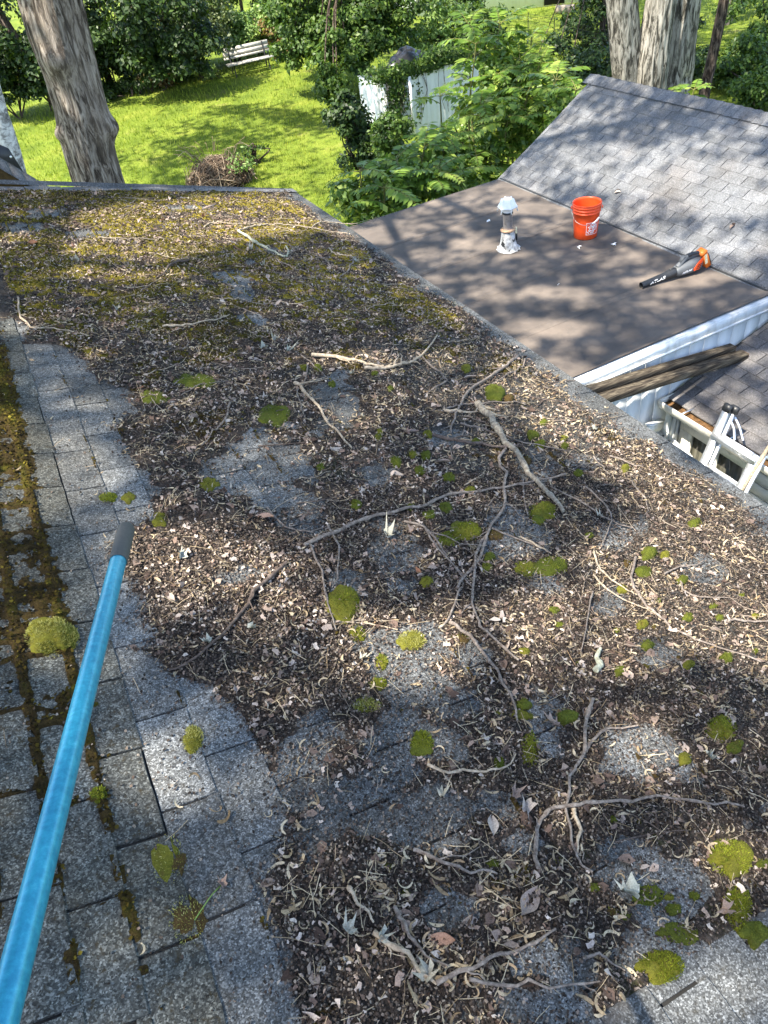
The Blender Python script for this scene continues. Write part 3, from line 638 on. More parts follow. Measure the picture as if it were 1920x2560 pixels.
def openness(P):
    u, v, w = proj(P); o = np.zeros(len(P))
    wob = 26 * fbm(P[:, 0], P[:, 1], .55, 3, 21)
    main = P[:, 2] > 4.38
    for cu, cv, ru, rv, k in SUNNY:
        g = (1.3 if cv > 900 else 1.0) if cv > 480 else 1.5 if cu < 1000 else 1.1
        e = np.sqrt(((u + wob - cu) / (ru * g)) ** 2 + ((v + wob * .5 - cv) / (rv * g)) ** 2)
        o = np.maximum(o, k * smooth(1.3, .85, e))
    far = P[:, 2] < 2.0
    spots = np.where(far, smooth(.22, .5, fbm(P[:, 0], P[:, 1], 1.3, 3, 33)) * .7, smooth(.36, .52, fbm(P[:, 0], P[:, 1], .42, 3, 34)) * .4 * (1 - smooth(1.6, .9, P[:, 1])))
    spots = np.where((P[:, 2] > 2.5) & (P[:, 2] < 4.4), smooth(.12, .40, fbm(P[:, 0], P[:, 1], .38, 3, 35)) * .75, spots)
    out = (w < .5) | (u < -80) | (u > 2000) | (v < -60) | (v > 2640)
    o = np.where(out, np.maximum(.35 * smooth(0, .4, fbm(P[:, 0], P[:, 1], 1.0, 3, 36)), .1), np.maximum(o, spots))
    return o
def shadow_hit(P):
    """where the shadow of crown point P lands: roofs first, then the lawn"""
    done = np.zeros(len(P), bool); out = P.copy(); reg = np.full(len(P), 3)
    def land(z): t = (z - P[:, 2]) / SUN_DIR[2]; return P + t[:, None] * SUN_DIR
    q = land(4.9)
    for _ in range(3): q = land(zr(q[:, 0], q[:, 1]))
    ok = (q[:, 0] > -2.4) & (q[:, 0] < EAVE) & (q[:, 1] > -1.6) & (q[:, 1] < RAKE); out[ok] = q[ok]; done |= ok; reg[ok] = 0
    q = land(3.5)
    for _ in range(6): q = land(.5 * q[:, 2] + .5 * np.minimum(g1(q[:, 0], q[:, 1]), g2(q[:, 0], q[:, 1])))
    ok = ~done & (q[:, 0] > XJ) & (q[:, 0] < 9.8) & (q[:, 1] > Y0) & (q[:, 1] < Y1); out[ok] = q[ok]; done |= ok; reg[ok] = 1
    q = land(2.7); q = land(l1(q[:, 0], q[:, 1])); q = land(l1(q[:, 0], q[:, 1]))
    ok = ~done & (q[:, 0] > XL) & (q[:, 0] < 9) & (q[:, 1] < Y0); out[ok] = q[ok]; done |= ok; reg[ok] = 1
    q = land(FZ); ok = ~done & (q[:, 0] > 2.4) & (q[:, 0] < XJ) & (q[:, 1] > Y0) & (q[:, 1] < Y1); out[ok] = q[ok]; done |= ok; reg[ok] = 1
    q = land(.6)
    for _ in range(2): q = land(gz(q[:, 0], q[:, 1]))
    out[~done] = q[~done]
    return out, reg
LEAF = np.array([.085, .115, .2, .24])
def crown_points(box, z0, z1, per_m2=1300):
    """leaf positions and sizes in a crown's slab, thinned where the photo shows sun coming through"""
    n = int(per_m2 * (box[1] - box[0]) * (box[3] - box[2]))
    P = np.stack([RNG.uniform(box[0], box[1], n), RNG.uniform(box[2], box[3], n), RNG.uniform(z0, z1, n)], 1)
    c = np.array([(box[0] + box[1]) / 2, (box[2] + box[3]) / 2]); e = ((P[:, 0] - c[0]) / (box[1] - box[0]) * 2) ** 2 + ((P[:, 1] - c[1]) / (box[3] - box[2]) * 2) ** 2
    P = P[e < 1.0 + .25 * fbm(P[:, 0], P[:, 1], 2.0, 2, 8)]
    H, reg = shadow_hit(P); sz = LEAF[reg]; k = RNG.random(len(P)) < (LEAF[0] / sz) ** 2; P, H, sz = P[k], H[k], sz[k]
    k = RNG.random(len(P)) > np.minimum(openness(H) * 1.03, .985)
    return P[k], sz[k] * RNG.uniform(.75, 1.3, k.sum())
def limbs(b, a, tips, r0, r1, sag=.8):
    for t in tips:
        a_ = np.asarray(a, float); t = np.asarray(t, float); m = a_ * .45 + t * .55 + np.array([RNG.normal() * .5, RNG.normal() * .5, sag])
        P = spline([a_, m, t], 8); b.tube(P, np.linspace(r0, r1, len(P)), 8)
    return b

# big leaning trunk at the left; its crown spreads over the house
tp = [aty(246, 462, 12.0), aty(188, 230, 12.0), aty(125, 0, 12.0)]
base = tp[0] + (tp[0] - tp[1]) * 1.55; base[2] = .2; top = tp[2] + (tp[2] - tp[1]) * 2.6
t1 = thing('maple_tree', 'thick gray brown trunk leaning left with burls, just behind the mossy roof', 'tree', (base[0], base[1], .3))
bm = [(aty(150, 152, 11.75), .16, .15), (aty(170, 165, 11.72), .10, -.05), (aty(280, 318, 11.85), .15, .13), (aty(155, 335, 11.9), .10, .09), (aty(112, 90, 11.8), .25, .05), (aty(250, 300, 11.7), .25, .04)]
b = trunk(MB(), [base, tp[0], tp[1], tp[2], top, top + (-.6, -.6, 3.0)], [.46, .345, .335, .345, .38, .30, .22], bm, 150, .085, 3)
hub = top + np.array([-.3, -.3, 1.5])
b.build('trunk', MAT['bark'], t1, True)
tips = [(-9, 1, 15), (-6, -2, 15.5), (-3, 2, 16.5), (-8, 6, 16), (-2, 8, 17), (2, 4, 16), (-7, 12, 15), (3, 12, 17), (-1, 17, 16)]
limbs(MB(), hub, tips, .09, .02).build('limb', MAT['bark'], t1, True)
cp, cs = crown_points((-12.5, 3.5, -3.0, 16.5), 13.5, 17.0)
MB().scat(QV, QF, cp, rnd_dirs(len(cp)) * .75 + [0, 0, .8], cs).build('crown', MAT['lf_crown'], t1)

# three-stemmed tree behind the gable wing
Yt = 13.2; t2 = thing('ash_tree', 'three tall gray trunks growing from one base behind the gray roof', 'tree', (*aty(1610, 330, Yt)[:2], .3))
bs = aty(1612, 360, Yt); bs[2] = .2
for us, r_, dy, sd in (((1553, 1562, 1572), .315, 0, 5), ((1652, 1634, 1622), .315, -.3, 6), ((1718, 1704, 1688), .30, .3, 7)):
    pts = [aty(u, v, Yt + dy) for u, v in zip(us, (0, 110, 225))]
    d = pts[0] - pts[1]; bb0 = pts[2] * .45 + bs * .55; bb0[2] = .15
    bmp = [(aty(1630, 150, Yt - .75), .22, .10)] if sd == 6 else [(aty(1720, 200, Yt), .12, -.08)] if sd == 7 else [(aty(1545, 30, Yt - .3), .15, .04)]
    trunk(MB(), [bb0, pts[2], pts[1], pts[0], pts[0] + d * 3, pts[0] + d * 6 + (0, 0, 2)], [r_ * 1.5, r_ * 1.02, r_ * .93, r_ * .9, r_ * .8, r_ * .5], bmp, 120, .06, sd, .035).build('trunk', MAT['bark_gray'], t2, True)
cp, cs = crown_points((-4.0, 24.0, 11.0, 34.0), 12.5, 16.5)
MB().scat(QV, QF, cp, rnd_dirs(len(cp)) * .75 + [0, 0, .8], cs).build('crown', MAT['lf_crown'], t2)
limbs(MB(), aty(1660, 0, Yt) + (0, 0, 7), [(4, 14, 14), (12, 18, 15), (18, 24, 15), (8, 26, 15), (20, 14, 15)], .10, .025).build('limb', MAT['bark_gray'], t2, True)

# leaf clouds for bushes and background trees
def leaf_cloud(b, c, rad, clumps, per, leaf, up=.5, fill=.35, squash=1.0, sd=0):
    c = np.asarray(c, float); rad = np.asarray(rad, float)
    K = rnd_dirs(clumps) * (RNG.uniform(.1, 1, clumps) ** .5)[:, None] * rad * .98 + c
    for q in K:
        rc = rad.mean() * RNG.uniform(.16, .46); d = rnd_dirs(per); d[:, 2] = np.where(d[:, 2] < -.2, d[:, 2] * -.4, d[:, 2])
        P = q + d * rc * (1 - fill * RNG.random(per) ** 1.5)[:, None] * np.array([1.15, 1.15, .85 * squash]) + RNG.normal(size=(per, 3)) * leaf * .5
        b.scat(QV, QF, P, d + RNG.normal(size=(per, 3)) * .5 + [0, 0, up], RNG.uniform(.65, 1.35, per) * leaf)
    return K
def shrub(name, label, cat, u, v, Y, rad, m, leaf=.1, clumps=22, per=240, group=None, stems=5, bark='bark_dark', up=.5, base=None):
    c = aty(u, v, Y) if Y is not None else on_ground(u, v) + (0, 0, rad[2] * .9)
    g = float(gz(c[0], c[1])); tp0 = max(c[2] + rad[2], g + rad[2] * 1.2); rad = (rad[0], rad[1], max((tp0 - g) / 2, .2)); c[2] = (tp0 + g) / 2; clumps = int(clumps * min(2.0, max(1.0, rad[2] / rad[0])))
    o = thing(name, label, cat, (c[0], c[1], g), group)
    b = MB(); K = leaf_cloud(b, c, rad, clumps, per, leaf, up)
    b.build('foliage', MAT[m], o)
    b = MB()
    for q in K[:stems]:
        P = spline([(c[0] + RNG.normal() * .12, c[1] + RNG.normal() * .12, g - .05), (c + q) / 2 + RNG.normal(size=3) * .15 - (0, 0, rad[2] * .25), q], 7); b.tube(P, np.linspace(.035, .008, len(P)), 6)
    b.build('stem', MAT[bark], o); return o
def bgtree(label, u, v0, Y, r, lean, crown, m, leaf, clumps, per, bark='bark_dark', group=None, name='tree'):
    """slim trunk at photo column u on depth Y, with its own crown ((u, v, radius) list)"""
    a = aty(u, v0, Y); g = float(gz(a[0], a[1])); o = thing(name, label, 'tree', (a[0], a[1], g), group)
    P = spline([(a[0], a[1], g - .1), (a[0] + lean * .5 + .1, a[1], g + 3), (a[0] + lean, a[1] + .2, g + 6.5), (a[0] + lean * 1.4, a[1], g + 9)], 8)
    MB().tube(P, np.linspace(r * 1.25, r * .5, len(P)), 12, True, .12).build('trunk', MAT[bark], o, True)
    b = MB(); lb = MB()
    for cu, cv, Yc, rad in crown:
        c = aty(cu, cv, Yc); K = leaf_cloud(b, c, rad, clumps, per, leaf, .4)
        for q in K[:3]: Q = spline([P[len(P) // 3], (P[len(P) // 2] + q) / 2, q], 6); lb.tube(Q, np.linspace(r * .35, .012, len(Q)), 6)
    b.build('crown', MAT[m], o); lb.build('limb', MAT[bark], o); return o
pt = thing('birch_tree', 'pale gray trunk just showing at the left edge above the black metal sheet', 'tree', (*aty(60, 520, 10.5)[:2], .3))
MB().tube(spline([aty(110, 760, 10.5), aty(24, 400, 10.5), aty(-14, 270, 10.5), aty(-70, 60, 10.5)], 8), np.linspace(.17, .11, 25), 18, True, .05).build('trunk', MAT['birch'], pt, True)
b = MB(); leaf_cloud(b, aty(-400, -900, 10.5), (1.2, 1.2, 1.2), 16, 150, .12); b.build('crown', MAT['lf_crown'], pt)
# wood edge at the upper left
WG = 'trees of the dark wood edge'
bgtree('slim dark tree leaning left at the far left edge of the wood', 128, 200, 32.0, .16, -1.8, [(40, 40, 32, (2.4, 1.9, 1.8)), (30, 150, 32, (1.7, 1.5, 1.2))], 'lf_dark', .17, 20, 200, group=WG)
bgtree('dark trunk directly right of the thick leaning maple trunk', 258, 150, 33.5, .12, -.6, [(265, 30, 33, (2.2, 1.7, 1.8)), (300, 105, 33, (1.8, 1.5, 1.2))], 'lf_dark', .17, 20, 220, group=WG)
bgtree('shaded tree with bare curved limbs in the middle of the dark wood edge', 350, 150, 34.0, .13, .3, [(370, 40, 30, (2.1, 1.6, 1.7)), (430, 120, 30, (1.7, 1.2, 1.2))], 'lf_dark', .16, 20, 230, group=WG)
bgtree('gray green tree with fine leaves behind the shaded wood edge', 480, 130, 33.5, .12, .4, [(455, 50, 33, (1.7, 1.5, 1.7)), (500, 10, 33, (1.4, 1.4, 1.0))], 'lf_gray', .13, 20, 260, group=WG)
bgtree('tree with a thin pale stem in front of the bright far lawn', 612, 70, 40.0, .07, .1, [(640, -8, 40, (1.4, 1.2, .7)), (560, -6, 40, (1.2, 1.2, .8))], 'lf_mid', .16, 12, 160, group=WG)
# bright tree in full sun farther back at the left
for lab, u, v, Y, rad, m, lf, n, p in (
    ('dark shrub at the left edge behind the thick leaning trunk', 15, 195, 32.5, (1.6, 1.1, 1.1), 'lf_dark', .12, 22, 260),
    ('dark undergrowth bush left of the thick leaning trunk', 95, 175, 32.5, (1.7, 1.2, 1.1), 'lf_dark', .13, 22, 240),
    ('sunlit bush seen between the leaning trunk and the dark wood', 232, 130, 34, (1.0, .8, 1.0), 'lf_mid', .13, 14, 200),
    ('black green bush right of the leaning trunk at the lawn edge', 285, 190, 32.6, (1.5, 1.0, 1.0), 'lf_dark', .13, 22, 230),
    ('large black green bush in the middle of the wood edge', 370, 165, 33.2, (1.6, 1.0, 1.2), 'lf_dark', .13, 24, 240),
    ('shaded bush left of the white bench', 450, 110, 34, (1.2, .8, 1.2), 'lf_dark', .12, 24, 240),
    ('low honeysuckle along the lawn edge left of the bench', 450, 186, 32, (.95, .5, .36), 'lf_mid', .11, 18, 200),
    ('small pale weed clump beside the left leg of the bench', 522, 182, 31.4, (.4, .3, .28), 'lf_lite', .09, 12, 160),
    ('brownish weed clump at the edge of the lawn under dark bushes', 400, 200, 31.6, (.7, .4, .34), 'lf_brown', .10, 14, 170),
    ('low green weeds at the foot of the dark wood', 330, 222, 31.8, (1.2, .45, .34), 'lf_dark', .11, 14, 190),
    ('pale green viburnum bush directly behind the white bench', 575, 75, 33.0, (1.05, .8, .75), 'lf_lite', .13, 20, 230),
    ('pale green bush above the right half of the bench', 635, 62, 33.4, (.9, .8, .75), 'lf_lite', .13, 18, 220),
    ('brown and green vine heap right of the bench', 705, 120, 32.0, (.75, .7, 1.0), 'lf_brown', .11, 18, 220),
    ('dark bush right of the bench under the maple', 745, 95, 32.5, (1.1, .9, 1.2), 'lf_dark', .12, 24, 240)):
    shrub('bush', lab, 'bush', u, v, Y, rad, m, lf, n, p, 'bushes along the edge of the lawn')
# leafy tree hanging over the lawn beside the shed
bgtree('leafy green tree hanging over the lawn left of the shed', 900, 130, 25.5, .16, -.3, [(760, 100, 26.5, (1.0, .9, .9)), (720, 10, 28, (1.2, 1.1, .9)), (930, 85, 25.5, (.9, .9, .7)), (800, 40, 26, (1.5, 1.3, 1.2)), (905, 60, 25, (1.4, 1.2, 1.1)), (850, 150, 24.5, (1.0, .9, .8)), (980, 30, 25.5, (1.2, 1.1, .9)), (830, 215, 23.6, (.45, .5, .45))], 'lf_mid', .13, 22, 240, name='leafy_tree')
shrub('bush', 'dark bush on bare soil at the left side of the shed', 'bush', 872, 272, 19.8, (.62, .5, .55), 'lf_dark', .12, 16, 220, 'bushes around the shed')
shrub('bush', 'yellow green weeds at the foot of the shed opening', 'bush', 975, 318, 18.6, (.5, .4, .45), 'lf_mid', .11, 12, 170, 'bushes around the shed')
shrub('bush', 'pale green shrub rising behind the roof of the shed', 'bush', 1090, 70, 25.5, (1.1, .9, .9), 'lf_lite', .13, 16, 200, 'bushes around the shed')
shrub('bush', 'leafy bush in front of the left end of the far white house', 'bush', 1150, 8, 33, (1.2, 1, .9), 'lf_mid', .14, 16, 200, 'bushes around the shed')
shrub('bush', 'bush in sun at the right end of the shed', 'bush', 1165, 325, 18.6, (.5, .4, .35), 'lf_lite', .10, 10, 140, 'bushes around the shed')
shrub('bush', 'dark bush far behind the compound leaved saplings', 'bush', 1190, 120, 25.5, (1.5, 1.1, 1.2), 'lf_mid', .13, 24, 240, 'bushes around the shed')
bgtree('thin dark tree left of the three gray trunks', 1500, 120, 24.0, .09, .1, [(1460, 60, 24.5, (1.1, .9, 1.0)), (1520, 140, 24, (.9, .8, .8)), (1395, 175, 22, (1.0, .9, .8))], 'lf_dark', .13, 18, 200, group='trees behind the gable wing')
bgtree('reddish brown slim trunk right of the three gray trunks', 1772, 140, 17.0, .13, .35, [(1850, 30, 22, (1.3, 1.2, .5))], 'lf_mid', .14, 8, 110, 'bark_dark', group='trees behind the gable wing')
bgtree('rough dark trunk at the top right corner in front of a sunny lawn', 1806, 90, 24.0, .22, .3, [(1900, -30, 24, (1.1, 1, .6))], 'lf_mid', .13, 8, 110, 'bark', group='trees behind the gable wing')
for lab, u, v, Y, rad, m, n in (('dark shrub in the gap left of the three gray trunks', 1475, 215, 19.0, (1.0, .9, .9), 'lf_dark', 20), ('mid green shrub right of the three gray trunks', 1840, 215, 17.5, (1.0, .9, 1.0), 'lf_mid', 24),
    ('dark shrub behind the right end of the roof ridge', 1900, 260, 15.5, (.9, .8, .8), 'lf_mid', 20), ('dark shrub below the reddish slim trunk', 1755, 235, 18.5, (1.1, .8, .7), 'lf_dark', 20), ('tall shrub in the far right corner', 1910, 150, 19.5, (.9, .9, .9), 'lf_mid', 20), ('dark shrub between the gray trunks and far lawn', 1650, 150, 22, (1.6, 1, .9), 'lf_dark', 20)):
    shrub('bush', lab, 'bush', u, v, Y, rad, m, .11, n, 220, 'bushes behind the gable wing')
# wire fence beyond the saplings
wf = thing('wire_fence', 'thin black wire fence on posts across the grass behind the saplings', 'fence', on_ground(1420, 150))
f0 = on_ground(1320, 110); f1 = on_ground(1530, 165)
for t in np.linspace(0, 1, 4): p = f0 + (f1 - f0) * t; MB().tube([p, p + (0, 0, 1.05)], .014, 6).build('post', MAT['iron'], wf)
b = MB()
for z in np.linspace(.1, 1.0, 7): b.tube([f0 + (0, 0, z), f1 + (0, 0, z)], .004, 4, False)
for t in np.linspace(0, 1, 60): p = f0 + (f1 - f0) * t; b.tube([p + (0, 0, .05), p + (0, 0, 1.0)], .0035, 4, False)
b.build('mesh', MAT['iron'], wf)

# saplings with long feathered leaves
LEAFLET = np.array([[0, 0, 0], [.13, .25, .03], [.15, .5, .03], [.08, .8, .0], [0, 1.05, -.05], [-.08, .8, .0], [-.15, .5, .03], [-.13, .25, .03], [0, .4, -.01], [0, .75, -.02]])
LEAFF = np.array([[0, 1, 8], [1, 2, 8], [2, 9, 8], [2, 3, 9], [3, 4, 9], [4, 5, 9], [5, 6, 9], [6, 8, 9], [6, 7, 8], [7, 0, 8]])
def frond(b, sb, p, d, L, pairs, sag, rr):
    p = np.asarray(p, float); d = np.asarray(d, float); d = d / np.linalg.norm(d); t = np.linspace(0, 1, pairs + 3)
    P = p + d * (t * L)[:, None] + np.array([0, 0, -1.0]) * (sag * L * t ** 2)[:, None]
    sb.tube(P, np.linspace(.008, .002, len(P)), 4, False)
    T = np.gradient(P, axis=0); T /= np.linalg.norm(T, axis=1)[:, None]
    side = np.cross(T, [0, 0, 1.0]); side /= np.linalg.norm(side, axis=1)[:, None] + 1e-9; nn = np.cross(side, T)
    for i in range(2, len(P)):
        s = L * .25 * (math.sin(math.pi * min(1, (i / len(P)) * .8 + .22)) * .6 + .45)
        for sg in (-1, 1) if i < len(P) - 1 else (0,):
            y = side[i] * sg + T[i] * (.45 if sg else 1) - nn[i] * RNG.uniform(.05, .4); y /= np.linalg.norm(y)
            z = nn[i] + RNG.normal(size=3) * .22; x = np.cross(y, z); x /= np.linalg.norm(x); z = np.cross(x, y)
            sc = s * RNG.uniform(.85, 1.12); V = P[i] + sc * (LEAFLET[:, :1] * x * 1.45 + LEAFLET[:, 1:2] * y + LEAFLET[:, 2:] * z)
            b.add(V, LEAFF, float(np.clip(rr + RNG.normal() * .14, 0, 1)))
def sapling(label, stems, nf, L, extra=None, group='saplings with feathered leaves'):
    """stems: list of (u, v, Y) tips; fronds ring each stem's upper part"""
    tips = [aty(*s[:3]) for s in stems]; c = np.mean(tips, axis=0); g = float(gz(c[0], c[1]))
    o = thing('sumac_sapling', label, 'sapling', (c[0], c[1], g), group); b = MB(); sb = MB()
    for tp_, s in zip(tips, stems):
        n = s[3] if len(s) > 3 else nf
        foot = np.array([c[0] * .55 + tp_[0] * .45, c[1] * .55 + tp_[1] * .45 + .2, g]); P = spline([foot, (foot + tp_) / 2 + (RNG.normal() * .15, .1, .2), tp_], 8)
        sb.tube(P, np.linspace(.035, .012, len(P)), 7)
        for k in range(n):
            q = P[-1 - int(RNG.integers(0, max(2, len(P) // 2 - 1)))] if k > 3 else P[-1]
            a = k * 2.4 + RNG.normal() * .3; d = np.array([math.cos(a), math.sin(a), RNG.uniform(.15, .75)])
            frond(b, sb, q + (0, 0, .0), d, L * RNG.uniform(.7, 1.15), int(RNG.integers(7, 11)), RNG.uniform(.25, .55), RNG.uniform(.15, .8))
    for q, s_ in zip(tips, stems):
        if not 1060 < s_[0] < 1215 or s_[1] > 290: leaf_cloud(b, q - np.array([0, -.15, .55]), (L * .75, L * .75, L * .8), 9, 75, .13, .6)
    b.build('leaf', MAT['lf_sumac'], o); sb.build('stem', MAT['stem'], o); return o
sapling('low sapling with feathered leaves spilling over the far edge of the flat roof, left one', [(900, 430, 11.6), (990, 400, 11.8), (960, 470, 11.0), (1060, 370, 12.2), (1090, 430, 11.2)], 11, .72)
sapling('low sapling with feathered leaves beside the top corner of the flat roof', [(1110, 340, 12.6), (1150, 430, 11.4), (1080, 350, 12.6), (1190, 390, 12.2)], 10, .70)
sapling('tall sapling with drooping feathered leaves in front of the white shed', [(1100, 240, 14.2, 5), (1190, 110, 14.6, 9), (1250, 60, 15.0), (1170, 60, 15.4), (1240, 190, 13.8), (1300, 150, 14.2)], 13, .85)
sapling('tall sapling with feathered leaves overlapping the left end of the gray roof', [(1330, 90, 14.4), (1390, 200, 12.2), (1320, 230, 12.6), (1270, 290, 12.4), (1440, 225, 11.2, 7), (1350, 160, 13.4), (1200, 270, 13.2)], 12, .78)
sapling('small tuft of feathered leaves peeking over the ridge beside the gray trunks', [(1672, 232, 11.4, 5), (1735, 225, 11.6, 5)], 5, .5)

# ------------------------------------------------------------------ backyard things
sh = thing('shed', 'ruined white metal shed, open front hung with vines, black tarp on top', 'shed', on_ground(1080, 322))
def panel(b, A, B, h, n, amp=.018):
    A = np.asarray(A, float); B = np.asarray(B, float); d = B - A; d[2] = 0; L = np.linalg.norm(d); nx = np.array([d[1], -d[0], 0]) / L
    t = np.linspace(0, 1, n * 4 + 1); wv = np.tile([0, 0, 1, 1], n + 1)[:len(t)] * amp
    lo = A + (B - A) * t[:, None] + nx * wv[:, None]; hi = lo + np.array([0, 0, h])
    G = np.stack([lo, hi], 1); b.grid(G[..., 0], G[..., 1], G[..., 2]); return b
ys_ = 18.9; gA = on_ground(1036, 338); gB = on_ground(1206, 322); gB = aty(1206, 322, gA[1] + .15); gB[2] = gA[2]; gB2 = aty(1206, 322, gA[1])
gC = np.array([aty(945, 310, gA[1] + .5)[0], gA[1] + .5, gA[2]]); gD = np.array([aty(972, 310, gA[1] + .3)[0], gA[1] + .3, gA[2]])
hgt = 1.55
gE = np.array([aty(1003, 320, gA[1] + .1)[0], gA[1] + .1, gA[2]])
panel(MB(), gA, (gB2[0], gA[1] + .1, gA[2]), hgt, 12).build('side_wall', MAT['white'], sh)
panel(MB(), gE, gA, hgt, 2).build('corner_panel', MAT['white'], sh)
panel(MB(), gC, gD, hgt + .1, 3).build('door', MAT['white'], sh)
bk = np.array([0, 1.0, 0]); b = MB(); panel(b, gC + bk, np.array([gB2[0], gA[1] + 1.1, gA[2]]), hgt, 14); panel(b, gC + bk, gC, hgt, 8); panel(b, (gB2[0], gA[1] + .1, gA[2]), np.array([gB2[0], gA[1] + 1.1, gA[2]]), hgt, 8); b.build('back_wall', MAT['white'], sh)
b = MB(); b.box(((gC[0] + gB2[0]) / 2 + .1, gA[1] + .62, gA[2] + hgt + .06), (gB2[0] - gC[0] - .1, 1.1, .05)); b.build('roof', MAT['bark_dark'], sh)
b = MB(); b.box((gA[0] - .02, gA[1] - .03, gA[2] + hgt / 2), (.09, .05, hgt)); b.box((gD[0] + .03, gD[1], gA[2] + hgt / 2), (.05, .05, hgt)); b.build('post', MAT['trim'], sh)
tz = aty(1020, 165, gA[1] + .6); tt = thing('tarp', 'crumpled black tarp lying on the shed roof under the vines', 'tarp', (tz[0], tz[1], gA[2] + hgt))
A = np.linspace(-1, 1, 26); TX, TY = np.meshgrid(A, A, indexing='ij'); hh = np.clip(1 - (TX ** 2 + TY ** 2) * .8, 0, 1) ** .6 * .42 * (1 + .5 * fbm(TX, TY, .5, 4, 4))
MB().grid(tz[0] + TX * .7 + TY * .15, tz[1] + TY * .42, gA[2] + hgt + .09 + hh).build('sheet', MAT['tarp'], tt, True)
vi = thing('vine', 'green vine draping over the shed roof and its dark opening', 'vine', (gA[0] - .2, gA[1], gA[2])); b = MB()
for cx_, cz_, rx_, rz_, n in ((-.35, 1.2, .35, .5, 900), (-.1, 1.62, .6, .14, 900), (.7, 1.64, .5, .12, 600), (-.55, .5, .25, .4, 500), (1.5, 1.66, .6, .1, 500), (.25, .8, .12, .6, 160), (-.8, 1.68, .4, .12, 400), (.2, 1.75, 1.3, .16, 1800), (1.2, 1.8, .8, .2, 1200)):
    P = np.stack([gA[0] + cx_ + RNG.normal(size=n) * rx_ * .5, gA[1] - .06 + np.abs(RNG.normal(size=n)) * (.16 if n < 1000 else .5), gA[2] + cz_ + RNG.normal(size=n) * rz_ * .5], 1)
    b.scat(QV, QF, P, RNG.normal(size=(n, 3)) * .5 + [0, -.6, .5], RNG.uniform(.06, .13, n))
b.build('leaf', MAT['lf_mid'], vi)
b = MB()
for k in range(14): x = gA[0] + RNG.uniform(-.8, 1.6); b.tube(spline([(x, gA[1] - .03, gA[2] + 1.62), (x + RNG.normal() * .08, gA[1] - .06, gA[2] + 1.1), (x + RNG.normal() * .15, gA[1] - .05, gA[2] + RNG.uniform(.2, .8))], 5), .007, 4)
b.build('stem', MAT['bark_dark'], vi)

# bench
gl = on_ground(583, 195); gr = on_ground(684, 172); be = thing('garden_bench', 'weathered white slatted bench on black iron legs at the lawn edge', 'bench', (gl + gr) / 2)
ax = gr - gl; ax[2] = 0; BL = np.linalg.norm(ax); ax /= BL; bk = np.array([-ax[1], ax[0], 0]); up = np.array([0, 0, 1.0]); o = (gl + gr) / 2; o[2] = gl[2]
RB = np.stack([ax, bk, up], 1); BW = BL * 1.12
b = MB()
for i, y in enumerate((-.02, .13, .28)): b.box(o + bk * y + up * .40, (BW, .13, .035), RB)
b.build('seat', MAT['bench_wood'], be)
rb = np.stack([ax, bk * math.cos(.3) - up * math.sin(.3), up * math.cos(.3) + bk * math.sin(.3)], 1); b = MB()
for z, h in ((.56, .07), (.68, .13), (.82, .13)): b.box(o + bk * (.40 + (z - .4) * .31) + up * z, (BW, .03, h), rb, .4)
b.build('backrest', MAT['bench_wood'], be)
for s in (-.42, .42):
    b = MB(); c = o + ax * s * BL
    b.tube(spline([c + bk * -.06 - up * .04, c + bk * .0 + up * .25, c + bk * -.04 + up * .37], 6), .025, 7); b.tube(spline([c + bk * .52 - up * .04, c + bk * .38 + up * .3, c + bk * .40 + up * .5, c + bk * .53 + up * .87], 6), .025, 7)
    b.beam(c + bk * -.05 + up * .365, c + bk * .42 + up * .365, .03, .03)
    b.build('leg', MAT['iron'], be)

# brush pile
pc = on_ground(552, 462); bpile = thing('brush_pile', 'heap of dead brown branches and leaves on the lawn behind the roof edge', 'brush pile', pc)
b = MB(); RX, RY, RZ = 1.0, .75, .66
for k in range(620):
    th, ph = RNG.uniform(0, 6.28), RNG.uniform(.03, 1.45); d = np.array([math.cos(th) * math.sin(ph) * RX, math.sin(th) * math.sin(ph) * RY, math.cos(ph) * RZ]) * RNG.uniform(.72, 1.02)
    t = np.cross(d, RNG.normal(size=3)); t /= np.linalg.norm(t); L = RNG.uniform(.15, .55)
    P = spline([pc + d - t * L, pc + d * 1.05 + RNG.normal(size=3) * .05, pc + d + t * L - np.array([0, 0, .1])], 4); P[:, 2] = np.maximum(P[:, 2], pc[2] + .01); b.tube(P, RNG.uniform(.004, .010), 4, False)
for k in range(26):
    th = RNG.uniform(0, 6.28); q = pc + (math.cos(th) * .6, math.sin(th) * .5, .75); b.tube(spline([q, q + (math.cos(th) * .2, 0, .22), q + (math.cos(th) * .45, math.sin(th) * .2, RNG.uniform(.05, .4))], 4), .006, 4, False)
b.build('stick', MAT['brush'], bpile)
b = MB(); n = 1500; d = rnd_dirs(n); d[:, 2] = np.abs(d[:, 2]); P = pc + d * np.array([RX, RY, RZ]) * RNG.uniform(.6, 1.0, n)[:, None]
b.scat(LV, LF, P, d + RNG.normal(size=(n, 3)) * .7, RNG.uniform(.05, .13, n)).build('dead_leaf', MAT['brush'], bpile)
MB().scat(LV, LF, pc + np.stack([.55 + RNG.normal(size=120) * .22, -.5 + RNG.normal(size=120) * .1, .35 + np.abs(RNG.normal(size=120)) * .2], 1), RNG.normal(size=(120, 3)) * .5 + [0, -.5, .6], RNG.uniform(.06, .13, 120)).build('green_leaf', MAT['lf_lite'], bpile)
b = MB(); A = np.linspace(0, 2 * math.pi, 24); B_ = np.linspace(0, math.pi / 2, 10); AA, BB = np.meshgrid(A, B_, indexing='ij')
